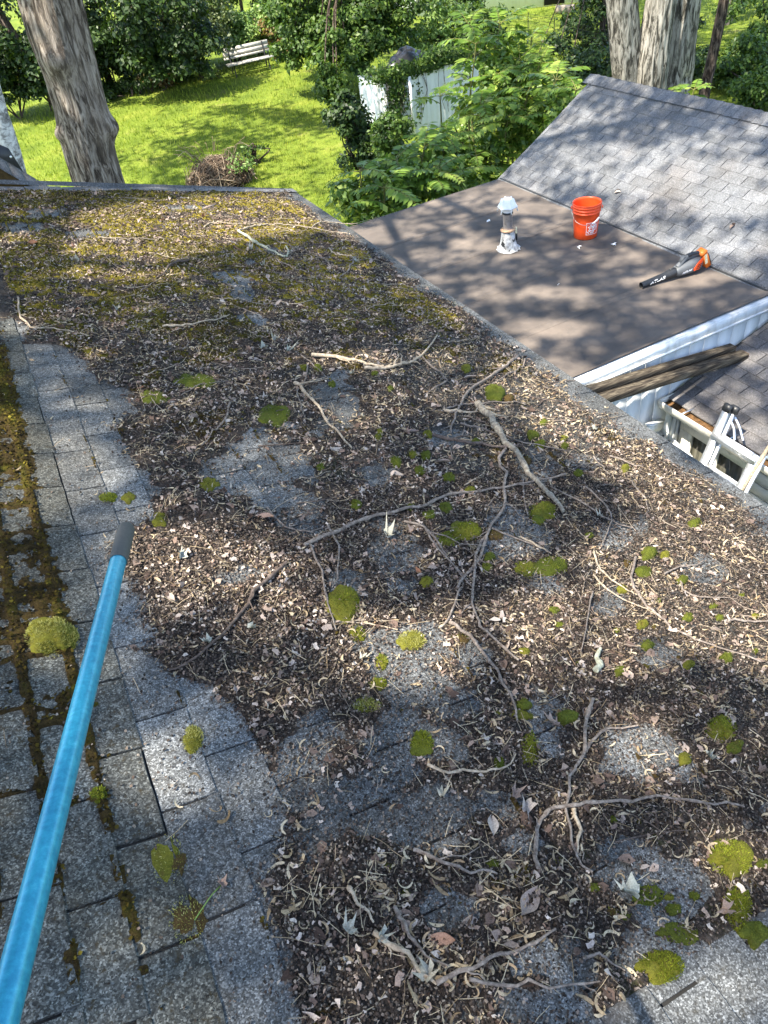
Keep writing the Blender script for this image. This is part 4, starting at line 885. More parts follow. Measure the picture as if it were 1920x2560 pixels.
nn = 1 + .2 * fbm(np.cos(AA) * 2 + 5, np.sin(AA) * 2 + BB * 2, .8, 3, 7); b.grid(pc[0] + np.cos(AA) * np.sin(BB) * RX * .8 * nn, pc[1] + np.sin(AA) * np.sin(BB) * RY * .8 * nn, pc[2] + np.cos(BB) * RZ * .8 * nn).build('core', MAT['bark_dark'], bpile, True)
shrub('weed', 'thin wispy weed standing right behind the brush pile', 'weed', 640, 400, pc[1] + .7, (.45, .3, .4), 'lf_mid', .06, 9, 60, None, 7)

# grass
n = 90000; u = RNG.uniform(-60, 1960, n); v = RNG.uniform(0, 560, n); GP = on_ground(u, v)
GP = GP[(GP[:, 1] < 46)]; GP = GP[~((GP[:, 0] > 2.0) & (GP[:, 0] < 10) & (GP[:, 1] < 9.8))]
GP = GP[(fbm(GP[:, 0], GP[:, 1], .8, 4, 61) + .35 * RNG.normal(size=len(GP)) > -.45) & ((np.hypot(GP[:, 0] - gC[0] + .6, (GP[:, 1] - gC[1]) * .6) > 1.5) | (RNG.random(len(GP)) < .25))]
BV = np.array([[-.09, 0, 0], [.09, 0, 0], [.05, .1, .55], [.12, .34, 1.0], [-.05, .1, .55]]); BF = np.array([[0, 1, 2], [0, 2, 4], [4, 2, 3]])
dist = GP[:, 1]; sc = RNG.uniform(.05, .11, len(GP)) * (.7 + dist / 45)
tag(MB().scat(BV, BF, GP, RNG.normal(size=(len(GP), 3)) * .25 + [0, 0, 1], sc, r=np.clip(.45 + .5 * fbm(GP[:, 0], GP[:, 1], 1.2, 4, 62) + RNG.normal(size=len(GP)) * .26, 0, 1)).build('grass', MAT['blade']), 'short mown grass covering the back yard', 'grass', None, 'stuff')

# ------------------------------------------------------------------ things on the flat roof
vb = atz(1270, 622, FZ); ve = thing('vent_pipe', 'metal vent pipe with white cap and tar smeared flared base on the flat roof', 'vent pipe', vb)
k = 40; th = np.linspace(0, 2 * math.pi, k, endpoint=False)
pr = [(.150, .004), (.132, .012), (.108, .05), (.092, .10), (.084, .16), (.074, .24)]
V = []
for i, (r_, z) in enumerate(pr):
    rr = r_ * (1 + (.16 if i < 2 else .05) * np.array([fbm(math.cos(t) * 2 + 4, math.sin(t) * 2 + 4, .7, 3, 50) for t in th])); V.append(np.stack([vb[0] + rr * np.cos(th), vb[1] + rr * np.sin(th), vb[2] + z + 0 * th + .004 * np.sin(7 * th)], -1))
V = np.array(V); V = np.concatenate([V, V[:, :1]], 1)
MB().grid(V[..., 0], V[..., 1], V[..., 2]).build('flashing', MAT['tar'], ve, True)
MB().lathe([(.055, .23), (.088, .232), (.094, .243), (.086, .252), (.055, .255)], vb, 28).build('collar', MAT['rust'], ve, True)
MB().lathe([(.056, .22), (.056, .43), (.060, .435), (.060, .455), (.056, .46), (.056, .48)], vb, 28).build('pipe', MAT['galv'], ve, True)
b = MB(); b.lathe([(.060, .435), (.066, .44), (.066, .455), (.060, .46)], vb, 24); b.build('band', MAT['black_plastic'], ve, True)
b = MB(); b.lathe([(.064, .465), (.072, .505), (.076, .51)], vb, 24); h6 = [(math.cos(a), math.sin(a)) for a in np.linspace(.3, .3 + 2 * math.pi, 7)[:6]]
lo = [np.array(vb) + (x * .122, y * .122, .52) for x, y in h6]; hi = [np.array(vb) + (x * .070, y * .070, .61) for x, y in h6]
for i in range(6):
    j = (i + 1) % 6; b.add([lo[i], lo[j], hi[j], hi[i]], [[0, 1, 2, 3]]); b.add([lo[i] * .985 + np.array(vb) * .015, lo[j] * .985 + np.array(vb) * .015, np.array(vb) + (0, 0, .54)], [[2, 1, 0]])
    b.beam(lo[i] + (0, 0, -.055), hi[i] + (0, 0, .004), .012, .012)
b.add(hi, [list(range(6))]); b.build('cap', MAT['cap'], ve)
mk = thing('marker', 'small black and tan cartridge standing beside the vent pipe base', 'marker', atz(1291, 600, FZ)); c = ORIGIN[mk.name]
MB().lathe([(0, 0), (.012, .002), (.012, .085), (.010, .088)], c, 12).build('barrel', MAT['black_plastic'], mk, True); MB().lathe([(.010, .086), (.009, .13), (.006, .165), (0, .168)], c, 12).build('tip', MAT['sticker'], mk, True)

bc = atz(1463, 590, FZ); bu = thing('bucket', 'orange plastic bucket with white store lettering and wire handle on the flat roof', 'bucket', bc)
kR = 1.09; BH = .385; pr = [(0, .002), (.120, .002), (.128, .008), (.134, .10), (.141, .20), (.146, .285), (.154, .287), (.154, .296), (.147, .298), (.148, .318), (.157, .320), (.157, .329), (.149, .331), (.150, .350), (.160, .352), (.160, .362), (.152, .365), (.153, BH - .008), (.160, BH - .006), (.160, BH), (.148, BH), (.146, BH - .02), (.138, .20), (.124, .012), (0, .012)]
MB().lathe([(r_ * kR, z * kR) for r_, z in pr], bc, 56).build('body', MAT['orange'], bu, True)
def on_bucket(V, a0, z0, off=.002):
    ang = a0 + V[:, 0] / (.142 * kR); z = z0 + V[:, 1]; R = (.1275 + .066 * (z / kR)) * kR + off + .003
    return np.stack([bc[0] + R * np.cos(ang), bc[1] + R * np.sin(ang), bc[2] + z], -1)
A0 = math.radians(-100); Z0 = .145; b = MB(); sq = .075
def wrap(b, poly_tris, V, off=.002): b.add(on_bucket(V, A0, Z0, off), poly_tris)
for q in (((-sq, -sq), (sq, -sq)), ((sq, -sq), (sq, sq)), ((sq, sq), (-sq, sq)), ((-sq, sq), (-sq, -sq))):
    p, e = np.array(q[0]), np.array(q[1]); d = (e - p) / np.linalg.norm(e - p); nrm = np.array([-d[1], d[0]]); t = np.linspace(0, 1, 9)[:, None]
    Vv = np.vstack([p + (e - p) * t, p + (e - p) * t + nrm * .005]); wrap(b, [[i, i + 1, i + 10, i + 9] for i in range(8)], np.c_[Vv, np.zeros(18)])
b.build('logo_border', MAT['letter'], bu)
ca, sa = math.cos(.76), math.sin(.76); b = MB()
for s, x, y, sz in (('THE', -.028, .036, .036), ('HOME', .0, .002, .062), ('DEPOT', .022, -.037, .044)):
    Vt, Ft = text_mesh(s, sz, 0, .0012); Vt = Vt[:, :2] * [.86, 1] + [x * .0, y * 1.05]; X = Vt[:, 0] * ca - Vt[:, 1] * sa; Y = Vt[:, 0] * sa + Vt[:, 1] * ca
    X = np.clip(X, -sq + .004, sq - .004); Y = np.clip(Y, -sq + .004, sq - .004); wrap(b, Ft, np.stack([X, Y, 0 * X], -1), .0022)
b.build('lettering', MAT['letter'], bu)
vd = math.atan2(-bc[1], -bc[0]); aL = vd - 1.45; aR = vd + 1.45; t = np.linspace(0, 1, 28); an = aL + (aR - aL) * t
zz = .335 * kR - .135 * np.sin(math.pi * t) ** .8 - .02 * t * (1 - t) * 4; Rw = (.16 + .012 * np.sin(math.pi * t)) * kR + .004
HP = np.stack([bc[0] + Rw * np.cos(an), bc[1] + Rw * np.sin(an), bc[2] + zz], -1); hd_ = MB().tube(HP, .0026, 6).build('handle', MAT['wire'], bu)
MB().tube(HP[17:23], .010, 10).build('grip', MAT['cap'], hd_, True)
b = MB(); b.lathe([(0, .012), (.016, .010), (.018, 0)], HP[0], 12, (math.cos(aL), math.sin(aL), 0)); b.build('ear', MAT['orange'], bu); b = MB(); b.lathe([(0, .012), (.016, .010), (.018, 0)], HP[-1], 12, (math.cos(aR), math.sin(aR), 0)); b.build('ear', MAT['orange'], bu)

n0 = atz(1602, 722, FZ); n1 = atz(1772, 668, FZ); lb = thing('leaf_blower', 'gray and black cordless leaf blower with orange battery lying on the flat roof', 'leaf blower', (n0 + n1) / 2)
ex = n1 - n0; ex[2] = 0; LB = np.linalg.norm(ex); ex /= LB; ey = np.array([-ex[1], ex[0], 0]); ez = np.array([0, 0, 1.0]); kS = LB / .86
LW = lambda q: n0 + (np.asarray(q, float) @ np.stack([ex, ey * .9, ez * .78])) * kS
def LT(P): return np.array([LW(q) for q in P])
def sweep(b, xs, zc, hw, hh, k=20, p=2.6):
    th = np.linspace(0, 2 * math.pi, k, endpoint=False); c, s = np.cos(th), np.sin(th); sx = np.sign(c) * np.abs(c) ** (2 / p); sy = np.sign(s) * np.abs(s) ** (2 / p); R = []
    for x, z, w, h in zip(xs, zc, hw, hh): R.append([LW((x, w * a, z + h * d)) for a, d in zip(sx, sy)])
    R = np.array(R); R = np.concatenate([R, R[:, :1]], 1); b.grid(R[..., 0], R[..., 1], R[..., 2]); b.add(R[0, :-1], [list(range(k))[::-1]]); b.add(R[-1, :-1], [list(range(k))]); return b
b = MB(); P = LT([(0, 0, .045), (.1, 0, .055), (.25, 0, .072), (.33, 0, .082)]); R_ = np.array([.034, .036, .040, .043]) * kS; b.tube(P, R_, 24, False); b.tube(P[:2], R_[:2] * .88, 24, False); b.lathe([(.032 * kS, 0), (.036 * kS, 0)], P[0], 24, P[1] - P[0]); nz_ = b.build('nozzle', MAT['black_plastic'], lb, True)
MB().lathe([(0, 0), (.030 * kS, 0)], P[0] + (P[1] - P[0]) * .5, 20, P[0] - P[1]).build('opening', MAT['dark'], nz_)
b = MB(); b.tube(LT([(.31, 0, .08), (.33, 0, .082), (.40, 0, .092), (.42, 0, .095)]), np.array([.045, .048, .049, .046]) * kS, 24); b.box(LW((.37, 0, .152)), np.array([.06, .02, .012]) * kS, np.stack([ex, ey, ez], 1)); b.build('coupling', MAT['black_plastic'], lb, True)
b = MB(); sweep(b, [.40, .43, .50, .58, .66, .71, .735], [.095, .098, .108, .118, .125, .128, .13], [.045, .062, .075, .078, .074, .068, .04], [.045, .065, .085, .098, .098, .09, .06]); b.build('body', MAT['grey_plastic'], lb, True)
b = MB(); b.tube(LT([(.44, 0, .15), (.485, 0, .205), (.535, 0, .262)]), np.array([.032, .027, .022]) * kS, 12); b.tube(spline(LT([(.53, 0, .262), (.60, 0, .27), (.69, 0, .255)]), 6), .020 * kS, 12); b.tube(spline(LT([(.69, 0, .255), (.715, 0, .225), (.70, 0, .18)]), 5), .022 * kS, 12); b.prism([(.45, .16), (.50, .225), (.56, .20), (.60, .19)], LW((0, -.02, 0)), ex * kS, ez * kS, ey * .04 * kS); b.build('handle', MAT['grey_plastic'], lb, True)
b = MB(); b.tube(LT([(.545, 0, .272), (.61, 0, .279), (.68, 0, .268)]), .0215 * kS, 12); b.box(LW((.57, 0, .235)), np.array([.02, .014, .04]) * kS, np.stack([ex, ey, ez], 1)); b.build('grip', MAT['black_plastic'], lb, True)
b = MB(); rbx = np.stack([ex * math.cos(.45) + ez * math.sin(.45), ey, ez * math.cos(.45) - ex * math.sin(.45)], 1)
b.box(LW((.775, 0, .145)), np.array([.058, .105, .16]) * kS, rbx); b.box(LW((.725, 0, .262)), np.array([.075, .10, .035]) * kS, rbx); b.build('battery', MAT['orange2'], lb)
b = MB(); b.box(LW((.805, 0, .157)), np.array([.020, .098, .145]) * kS, rbx); b.box(LW((.728, 0, .283)), np.array([.035, .06, .004]) * kS, rbx); b.build('battery_pad', MAT['black_plastic'], lb)
b = MB(); b.prism([(.755, .08), (.785, .09), (.755, .20), (.725, .19)], LW((0, -.0585, 0)), ex * kS, ez * kS, -ey * .002 * kS); b.build('sticker', MAT['sticker'], lb)
b = MB(); b.prism([(.60, .055), (.665, .06), (.70, .15), (.69, .185), (.635, .13), (.60, .08)], LW((0, -.076, 0)), ex * kS, ez * kS, -ey * .006 * kS); pn = b.build('vent_panel', MAT['orange'], lb)
b = MB()
for i in range(4): b.beam(LW((.612 + i * .008, -.083, .07 + i * .024)), LW((.672 + i * .006, -.083, .075 + i * .026)), .004, .006)
b.build('slot', MAT['dark'], pn)
for s, x, z, y, pb in ((.052, .175, .066, -.0435, nz_), (.036, .515, .095, -.0785, lb)):
    Vt, Ft = text_mesh('ATLAS', s, .25, .0015); cyl = .041 if x < .3 else 0
    W3 = []
    for q in Vt:
        xx = x + q[0] * 1.15; rn = float(np.interp(xx, [0, .1, .25, .33], [.038, .040, .045, .048])) + .002; zn = float(np.interp(xx, [0, .1, .25, .33], [.045, .055, .072, .082])); a = q[1] / rn + .25
        W3.append(LW((xx, -rn * math.cos(a), zn + rn * math.sin(a)) if cyl else (xx, y, z + q[1] + .13 * q[0])))
    W3 = np.array(W3); 
    MB().add(W3, Ft).build('lettering', MAT['letter'], pb)
for i, (u, v, lab) in enumerate(((1220, 553, 'white paper scrap left of the vent pipe on the flat roof'), (1446, 619, 'white paper scrap in front of the orange bucket'), (1535, 612, 'pale scuffed scrap lying right of the bucket on the flat roof'), (1395, 712, 'tiny white scrap in the middle of the flat roof'))):
    c = atz(u, v, FZ + .008); b = MB(); s = (.06, .05, .07, .02)[i]
    V = LV * s * np.array([1, 1.2, 2]); b.scat(V, LF, [c, c + (.02, .01, .004)], [[.2, -.2, 1], [-.3, .2, .8]], 1.0, np.array([.5 + i, 2.0 + i])); tag(b.build('paper_scrap', MAT['letter']), lab, 'paper scrap')
# twig shadows' owners: small leaf bits on wing roof
for u, v, lab in ((1543, 484, 'curled brown leaf lying alone on the gray shingles'), (1830, 570, 'dark leaf crumb low on the gray shingles')):
    c = solve(np.array(u), np.array(v), g1, 2, 30) + (0, 0, .02); b = MB(); b.scat(LV * .09 * np.array([1, 1, 3]), LF, [c, c + (.03, .02, .01)], [[-.4, .2, 1], [.5, .2, .8]], 1.0); tag(b.build('dry_leaf', MAT['dry_leaf']), lab, 'leaf')

# ------------------------------------------------------------------ ladder, stick and pole
lad = thing('ladder', 'aluminium ladder with black end caps leaning on the gutter of the low wing', 'ladder', (4.2, 3.5, .3))
yl, yr = 3.765, 3.32; lx = lambda z: 4.93 - (2.84 - z) * .26
def rail(y, zt, dx): return (lx(.3) + dx, y + (.10 if y < 3.5 else .06), .3), (lx(zt) + dx, y, zt)
for y, zt, dx in ((yl, 2.80, 0), (yr, 2.60, 0)):
    b = MB(); a, c = rail(y, zt, dx); b.beam(a, c, .026, .07, (0, 1, 0)); a2, c2 = rail(y - .035, zt - .02, .055); b.beam(a2, c2, .022, .05, (0, 1, 0)); b.build('rail', MAT['alu'], lad)
for dx, y, zt in ((0, yl, 2.80), (.055, yl - .035, 2.78)):
    a, c = rail(y, zt, dx); MB().beam(c, np.array(c) + (.02, 0, .065), .036, .08, (0, 1, 0)).build('end_cap', MAT['black_plastic'], lad)
for z in (2.565, 2.245, 1.925, 1.605, 1.285, .965, .645):
    b = MB(); o_ = (2.565 - z) * .05; b.beam((lx(z), yl + .03 + o_, z), (lx(z), yr - .03 + o_, z), .085, .026, (0, 0, 1)); b.beam((lx(z) - .03, yl + .03 + o_, z - .018), (lx(z) - .03, yr - .03 + o_, z - .018), .022, .032)
    b.beam((lx(z) + .03, yl + o_, z + .012), (lx(z) + .03, yr + o_, z + .012), .012, .014); b.build('rung', MAT['alu'], lad)
for o_ in (0, .05): MB().tube(spline([(lx(2.74) + .05 + o_, yl - .02 - o_ * .4, 2.72), (lx(2.66) + .06 + o_, yl - .10 - o_ * .4, 2.66), (lx(2.58) + .05 + o_, yl - .16 - o_, 2.575)], 4), .011, 8).build('brace', MAT['alu'], lad, True)
MB().tube([(lx(2.55), yr + .02, 2.57), (5.08, yr - .1, 2.54)], .012, 8).build('stay', MAT['alu'], lad, True)
st = thing('wooden_stick', 'pale wooden pole leaning beside the ladder at the right edge', 'pole', (4.6, 3.1, .3))
q0 = atx(1930, 1105, 4.72); q1 = atx(1848, 1236, 4.55); d = q1 - q0; MB().tube([q0 - d * .9, q0, q1, q1 + d * ((q1[2] - .32) / -d[2])], .017, 12).build('stick', MAT['twig_pale'], st, True)
cb = thing('cable', 'loose pale cable curling under the gutter behind the ladder', 'cable', atx(1815, 1130, 5.2))
c = [atx(u, v, 5.16) for u, v in ((1812, 1128), (1822, 1118), (1834, 1128), (1826, 1136), (1818, 1128), (1830, 1122), (1850, 1138), (1870, 1150), (1862, 1142), (1885, 1152))]
MB().tube(spline(c, 6), .006, 6).build('cord', MAT['cream'], cb, True)

zp = lambda u, v, z: ORG + ray(u, v) * z
pa, pb = zp(295, 1405, 1.15), zp(53, 2364, .60); d = (pb - pa); g0 = pa - d * .0; gtip = zp(318, 1294, 1.235)
po = thing('extension_pole', 'turquoise blue painting pole with a gray rubber end held over the roof', 'pole', pb)
dn = d / np.linalg.norm(d); tip = pa - dn * .115
MB().tube([pa - dn * .02, pa, pb, pb + dn * .22, pb + dn * .34], .0125, 40).build('tube', MAT['pole'], po, True)
gp = MB().lathe([(.0132, 0), (.0142, .003), (.0142, .108), (.0125, .115), (.009, .119), (.004, .120), (0, .118)], pa, 32, -dn).build('grip', MAT['grip'], po, True)
hp = pa - dn * .1185 + np.array([.0, -.004, .010]); MB().lathe([(0, .0004), (.0032, .0006), (.0036, 0)], pa - dn * .112 + np.cross(np.cross(dn, [0, 0, 1]), dn) * -.0132, 12, -np.cross(np.cross(dn, [0, 0, 1]), dn)).build('hole', MAT['dark'], gp)

# ------------------------------------------------------------------ leaf mould, moss and litter on the mossy roof
BOUND = np.array([(300, -2600), (855, -2600), (862, 140), (880, 185), (930, 200), (980, 300), (1030, 335), (1070, 270), (1110, 300), (1190, 375), (1250, 385), (1290, 350), (1330, 310), (1400, 265), (1463, 318), (1520, 335), (1602, 372), (1630, 330), (1654, 396), (1694, 424), (1717, 510), (1770, 560), (1806, 600), (1950, 650), (2078, 690), (2130, 655), (2188, 625), (2280, 645), (2385, 670), (2460, 640), (2560, 715), (2900, 820)], float)
BARE = [(650, 1170, 85, 80, 20), (600, 1440, 55, 20, -15), (680, 1240, 60, 30, 0), (960, 1625, 60, 45, 30), (1050, 1620, 65, 55, 30), (1000, 1700, 60, 50, 20), (1120, 1745, 75, 45, 30), (1000, 1845, 55, 60, 20), (1120, 1875, 80, 40, 10), (790, 1880, 50, 90, 20), (860, 2010, 100, 60, 10), (790, 2080, 50, 50, 0), (1090, 2040, 90, 55, 0), (1250, 2010, 50, 40, 0), (1350, 1820, 60, 60, 0), (1600, 1860, 70, 60, 20), (1568, 2150, 75, 55, 20), (1300, 2110, 60, 30, 0), (1135, 2275, 60, 35, 0), (1330, 2400, 50, 40, 0), (1440, 2440, 70, 60, 0), (1370, 2510, 80, 40, 0), (1700, 2440, 130, 60, 15), (1860, 2450, 130, 80, 0), (1740, 2540, 150, 50, 0), (1680, 2240, 60, 60, 30), (1000, 1930, 40, 30, 0), (590, 700, 36, 17, 20), (612, 735, 26, 16, 0), (660, 625, 30, 9, 10), (628, 658, 22, 9, 0), (640, 800, 26, 14, 20), (745, 1268, 70, 55, 20), (935, 1190, 40, 26, 0), (980, 1400, 70, 60, 10), (873, 1465, 50, 36, 0), (1006, 1465, 36, 30, 0), (1350, 1455, 55, 34, 0), (1295, 1340, 70, 50, 10), (30, 820, 50, 24, 0), (110, 540, 50, 9, 0), (230, 590, 50, 9, 0), (60, 570, 40, 9, 0), (440, 522, 70, 6, 0), (840, 1010, 50, 40, 40), (830, 990, 22, 60, 20), (1340, 1450, 40, 25, 0), (1570, 1330, 50, 30, 0), (1770, 1430, 40, 20, 0), (1340, 1175, 40, 30, 0), (1110, 1100, 50, 20, 0), (1460, 1165, 30, 18, 0), (1535, 1500, 40, 25, 0), (1650, 1640, 45, 30, 0), (1180, 1650, 40, 50, 20), (560, 1180, 60, 40, 0), (740, 2000, 40, 40, 0)]
def cover(P, edge=True):
    """-1 bare shingles .. 1 thick mould"""
    u, v, w = proj(P); d = np.clip((u - np.interp(v, BOUND[:, 0], BOUND[:, 1])) / (48 + (v - 850).clip(0) * .03), -1, 1)
    wob = fbm(P[:, 0], P[:, 1], .16, 3, 71); wob2 = fbm(P[:, 0], P[:, 1], .05, 3, 70)
    for cu, cv, ru, rv, a in BARE:
        a = math.radians(a); du, dv = u - cu, v - cv; e = np.sqrt(((du * math.cos(a) + dv * math.sin(a)) / ru) ** 2 + ((dv * math.cos(a) - du * math.sin(a)) / rv) ** 2) + .9 * wob + .5 * wob2
        d = np.minimum(d, np.clip((e - .95) * 1.0, -1, 1))
    if edge: d = np.minimum(d, np.clip((EAVE - .08 + .10 * wob - P[:, 0]) * 7, -1, 1)); d = np.minimum(d, np.clip((RAKE - .10 - P[:, 1]) * 12, -1, 1))
    else: d = np.maximum(np.minimum(d, np.where(P[:, 0] > EAVE - .2, .15, 1.0)), np.where((u > np.interp(v, BOUND[:, 0], BOUND[:, 1]) + 40), -.42, -1))
    d = d - .34 * smooth(1.2, 2.2, P[:, 0]) * smooth(4.5, 2.5, P[:, 1]) - .30 * smooth(1550, 1900, v)
    out = (v > 2700) | (u > 2050) | (w < .3); d = np.where(out, .4 * fbm(P[:, 0], P[:, 1], .5, 3, 72), d)
    return d + .45 * fbm(P[:, 0], P[:, 1], .16, 4, 73) + .3 * fbm(P[:, 0], P[:, 1], .04, 3, 75) + .35 * fbm(P[:, 0], P[:, 1], .45, 2, 76) * smooth(-.1, .5, P[:, 0]) - .14
gx = np.arange(-.75, EAVE - .02, .009); gy = np.concatenate([np.arange(.3, 3.2, .009), np.arange(3.2, 4.5, .0125), np.arange(4.5, RAKE - .02, .02)]); GX, GY = np.meshgrid(gx, gy, indexing='ij')
PG = np.stack([GX.ravel(), GY.ravel(), zr(GX, GY).ravel()], 1); CV = cover(PG).reshape(GX.shape) - .16
me = SHING.data; co = np.empty(len(me.vertices) * 3); me.vertices.foreach_get('co', co); co = co.reshape(-1, 3) + ORIGIN[house.name]
at = me.attributes.new('kind_of', 'FLOAT', 'POINT'); at.data.foreach_set('value', cover(co, False).astype(np.float32))
hm = np.where(CV > 0, .009 + .007 * np.minimum(CV, 1), .009 + .05 * CV) + .010 * fbm(GX, GY, .035, 4, 74) + .007 * (RNG.random(GX.shape) - .5)
Hm = zr(GX, GY) + np.maximum(hm, -.02)
def sub_grid(X, Y, Z, keep, va=None):
    n, k = X.shape; i = (np.arange(n - 1)[:, None] * k + np.arange(k - 1)[None]); q = keep[:-1, :-1] | keep[1:, :-1] | keep[:-1, 1:] | keep[1:, 1:]
    i = i[q]; F = np.stack([i, i + k, i + k + 1, i + 1], -1); used = np.unique(F); mp = np.full(n * k, -1); mp[used] = np.arange(len(used))
    return MB().add(np.stack([X.ravel(), Y.ravel(), Z.ravel()], 1)[used], mp[F], .5, None if va is None else va.ravel()[used])
SOOT = np.clip(smooth(1.0, 1.9, GX) * smooth(4.6, 3.2, GY) * 1.1 + .5 * fbm(GX, GY, .5, 3, 77), 0.001, 1)
tag(sub_grid(GX, GY, Hm, hm > .0, SOOT).build('leaf_mould', MAT['mould'], None, True), 'dark crumbling leaf mould spread over the low roof slope', 'leaf mould', None, 'stuff')
def top(x, y):
    """height of what lies on the roof at x, y"""
    i = np.clip(np.searchsorted(gx, x) - 1, 0, len(gx) - 1); j = np.clip(np.searchsorted(gy, y) - 1, 0, len(gy) - 1)
    return np.maximum(zr(x, y) + .008, HT[i, j])
HT = Hm
# moss mat: along the course lines of the steep slope, and in cushions over the far part
u, v, w = proj(PG); u = u.reshape(GX.shape); v = v.reshape(GX.shape)
cour = np.where(GX < XB - .01, np.abs(((XB - .01 - GX) / .118) % 1.0 - np.round(((XB - .01 - GX) / .118) % 1.0)) * .118, .5)
left = smooth(XB - .05, XB - .13, GX); farp = smooth(1000, 700, v)
lo_ = fbm(GX, GY, .22, 4, 81); mid_ = fbm(GX, GY, .09, 4, 82); fine = fbm(GX, GY, .028, 3, 83)
Ml = left * (np.where(cour < .014, .55, -.12) + .62 * lo_ + .5 * fine + .40 * smooth(2050, 1500, v) - .30 * smooth(1900, 2300, v) + .30 * smooth(1400, 900, v))
JM = np.zeros(GX.shape)
for ja, jb, jy in JOINTS:
    i0, i1 = np.searchsorted(gx, (ja, jb)); j0, j1 = np.searchsorted(gy, (jy - .011, jy + .011)); JM[i0:i1, j0:j1] = 1
Ml = Ml + left * .5 * JM * (cour >= .014)
Ml = np.where(left > .02, Ml - .32, -1)
seam = np.where(GX > XB, np.abs((((GX - XB + .01) / EXP) % 1.0) - .98) * EXP, .5)
Mr = np.where(CV < .1, np.where(seam < .010, .02, -.9), -.30) + .75 * lo_ + .55 * mid_ + .45 * fine + .52 * farp - .14 - .25 * smooth(1000, 1500, v)
Mr = np.where((GX < XB + .01) | (u < np.interp(v, BOUND[:, 0], BOUND[:, 1]) - 40) & (v > 860) & (seam > .012), -1, Mr)
M = np.where(GX < XB - .03, Ml, Mr); M = np.where((GX > EAVE - .24 + .1 * lo_) | (GY > RAKE - .1), -1, M)
hM = np.clip(M * .03, -.02, .010) + .005 * fine + .008 * (RNG.random(GX.shape) - .5)
kind = np.clip(.34 + .35 * farp * (GX > XB) + .25 * fbm(GX, GY, .3, 3, 84) + .22 * smooth(.2, 1.0, M) - .05 * left + .15 * smooth(.9, 1.6, GX) * farp, .02, 1)
base_h = np.where(hm > 0, np.maximum(hm, 0), 0.006)
keepM = M > 0
HT = np.maximum(Hm, np.where(M > .05, zr(GX, GY) + base_h * (GX > XB) + .006 * (GX <= XB) + hM, -9))
tag(sub_grid(GX, GY, zr(GX, GY) + base_h * (GX > XB) + .006 * (GX <= XB) + hM, keepM, kind).build('moss', MAT['moss'], None, True), 'brown and olive moss growing along the shingle lines and over the far roof', 'moss', None, 'stuff')

def pts_on(n, dens, ymax=RAKE - .05):
    """random points over the roof kept with probability dens(P)"""
    P = np.stack([RNG.uniform(-.7, EAVE - .05, n), RNG.uniform(.3, ymax, n), np.zeros(n)], 1); P[:, 2] = zr(P[:, 0], P[:, 1])
    P = P[RNG.random(n) < dens(P)]; P[:, 2] = top(P[:, 0], P[:, 1]); return P
NZ = lambda P, s=.45: RNG.normal(size=P.shape) * s + np.array([math.sin(.27), 0, math.cos(.27)])
def off_strip(P):
    u, v, w = proj(P); return smooth(-30, 60, u - np.interp(v, BOUND[:, 0], BOUND[:, 1])) * smooth(EAVE - .06, EAVE - .2, P[:, 0])
def dens_mould(P): return np.maximum(smooth(-.35, .45, cover(P)), .16 * off_strip(P))
def dens_left(P): return np.where(P[:, 0] < XB, .10, 1.0)
# crumbs, leaf bits
CR = np.array([[-.5, -.3, 0], [.4, -.45, .15], [.55, .3, 0], [-.1, .5, .25], [-.6, .2, .05]]); CRF = np.array([[0, 1, 4], [1, 2, 3], [1, 3, 4]])
P = pts_on(250000, lambda P: np.maximum(np.maximum(smooth(-.6, .4, cover(P)) * .9, .07), .26 * off_strip(P)) * np.maximum(dens_left(P), .35) * np.clip(1.25 - P[:, 1] / 5, .3, 1)); P = np.vstack([P, pts_on(230000, lambda P: np.maximum(np.maximum(smooth(-.4, .5, cover(P)), .03), .22 * off_strip(P)) * dens_left(P), 2.3)]); P[:, 2] += RNG.uniform(0, .006, len(P))
tag(MB().scat(CR, CRF, P, NZ(P, .6), RNG.uniform(.003, .009, len(P)) * (.8 + P[:, 1] / 7)).build('crumb', MAT['crumb']), 'dark crumbs of rotten leaves and bark over the roof', 'crumbs', None, 'stuff')
def litter_zone(P):
    u, v, w = proj(P); z = .40 + .75 * fbm(P[:, 0], P[:, 1], .55, 3, 91)
    for cu, cv, ru, rv, k in ((560, 1470, 260, 160, 1.1), (760, 1590, 180, 100, .8), (1050, 1180, 300, 120, .8), (500, 960, 260, 110, .6), (430, 560, 260, 70, .7), (1450, 1050, 150, 70, .9), (900, 1330, 260, 60, .5), (1850, 1500, 160, 160, .5), (1300, 1750, 150, 80, .4), (1250, 2350, 250, 120, .35)):
        z = np.maximum(z, k * smooth(1.25, .5, np.sqrt(((u - cu) / ru) ** 2 + ((v - cv) / rv) ** 2)))
    return np.clip(z, 0, 1) * np.where(v > 1850, .75, 1) * np.clip(.55 + 1.5 * fbm(P[:, 0], P[:, 1], .13, 3, 97), .08, 1.4) * (1 - .72 * smooth(1.0, 1.7, P[:, 0]) * smooth(4.2, 2.9, P[:, 1]))
P = pts_on(150000, lambda P: dens_mould(P) * (.10 + .85 * litter_zone(P)) * dens_left(P) * np.clip(1.5 - P[:, 1] / 5.2, .08, 1)); P[:, 2] += RNG.uniform(.001, .012, len(P))
CH = np.array([[-.5, -.22, 0], [.0, -.34, .12], [.55, -.12, -.06], [.42, .25, .16], [-.05, .16, -.02], [-.45, .30, .18]]); CHF = np.array([[0, 1, 4, 5], [1, 2, 3, 4]])
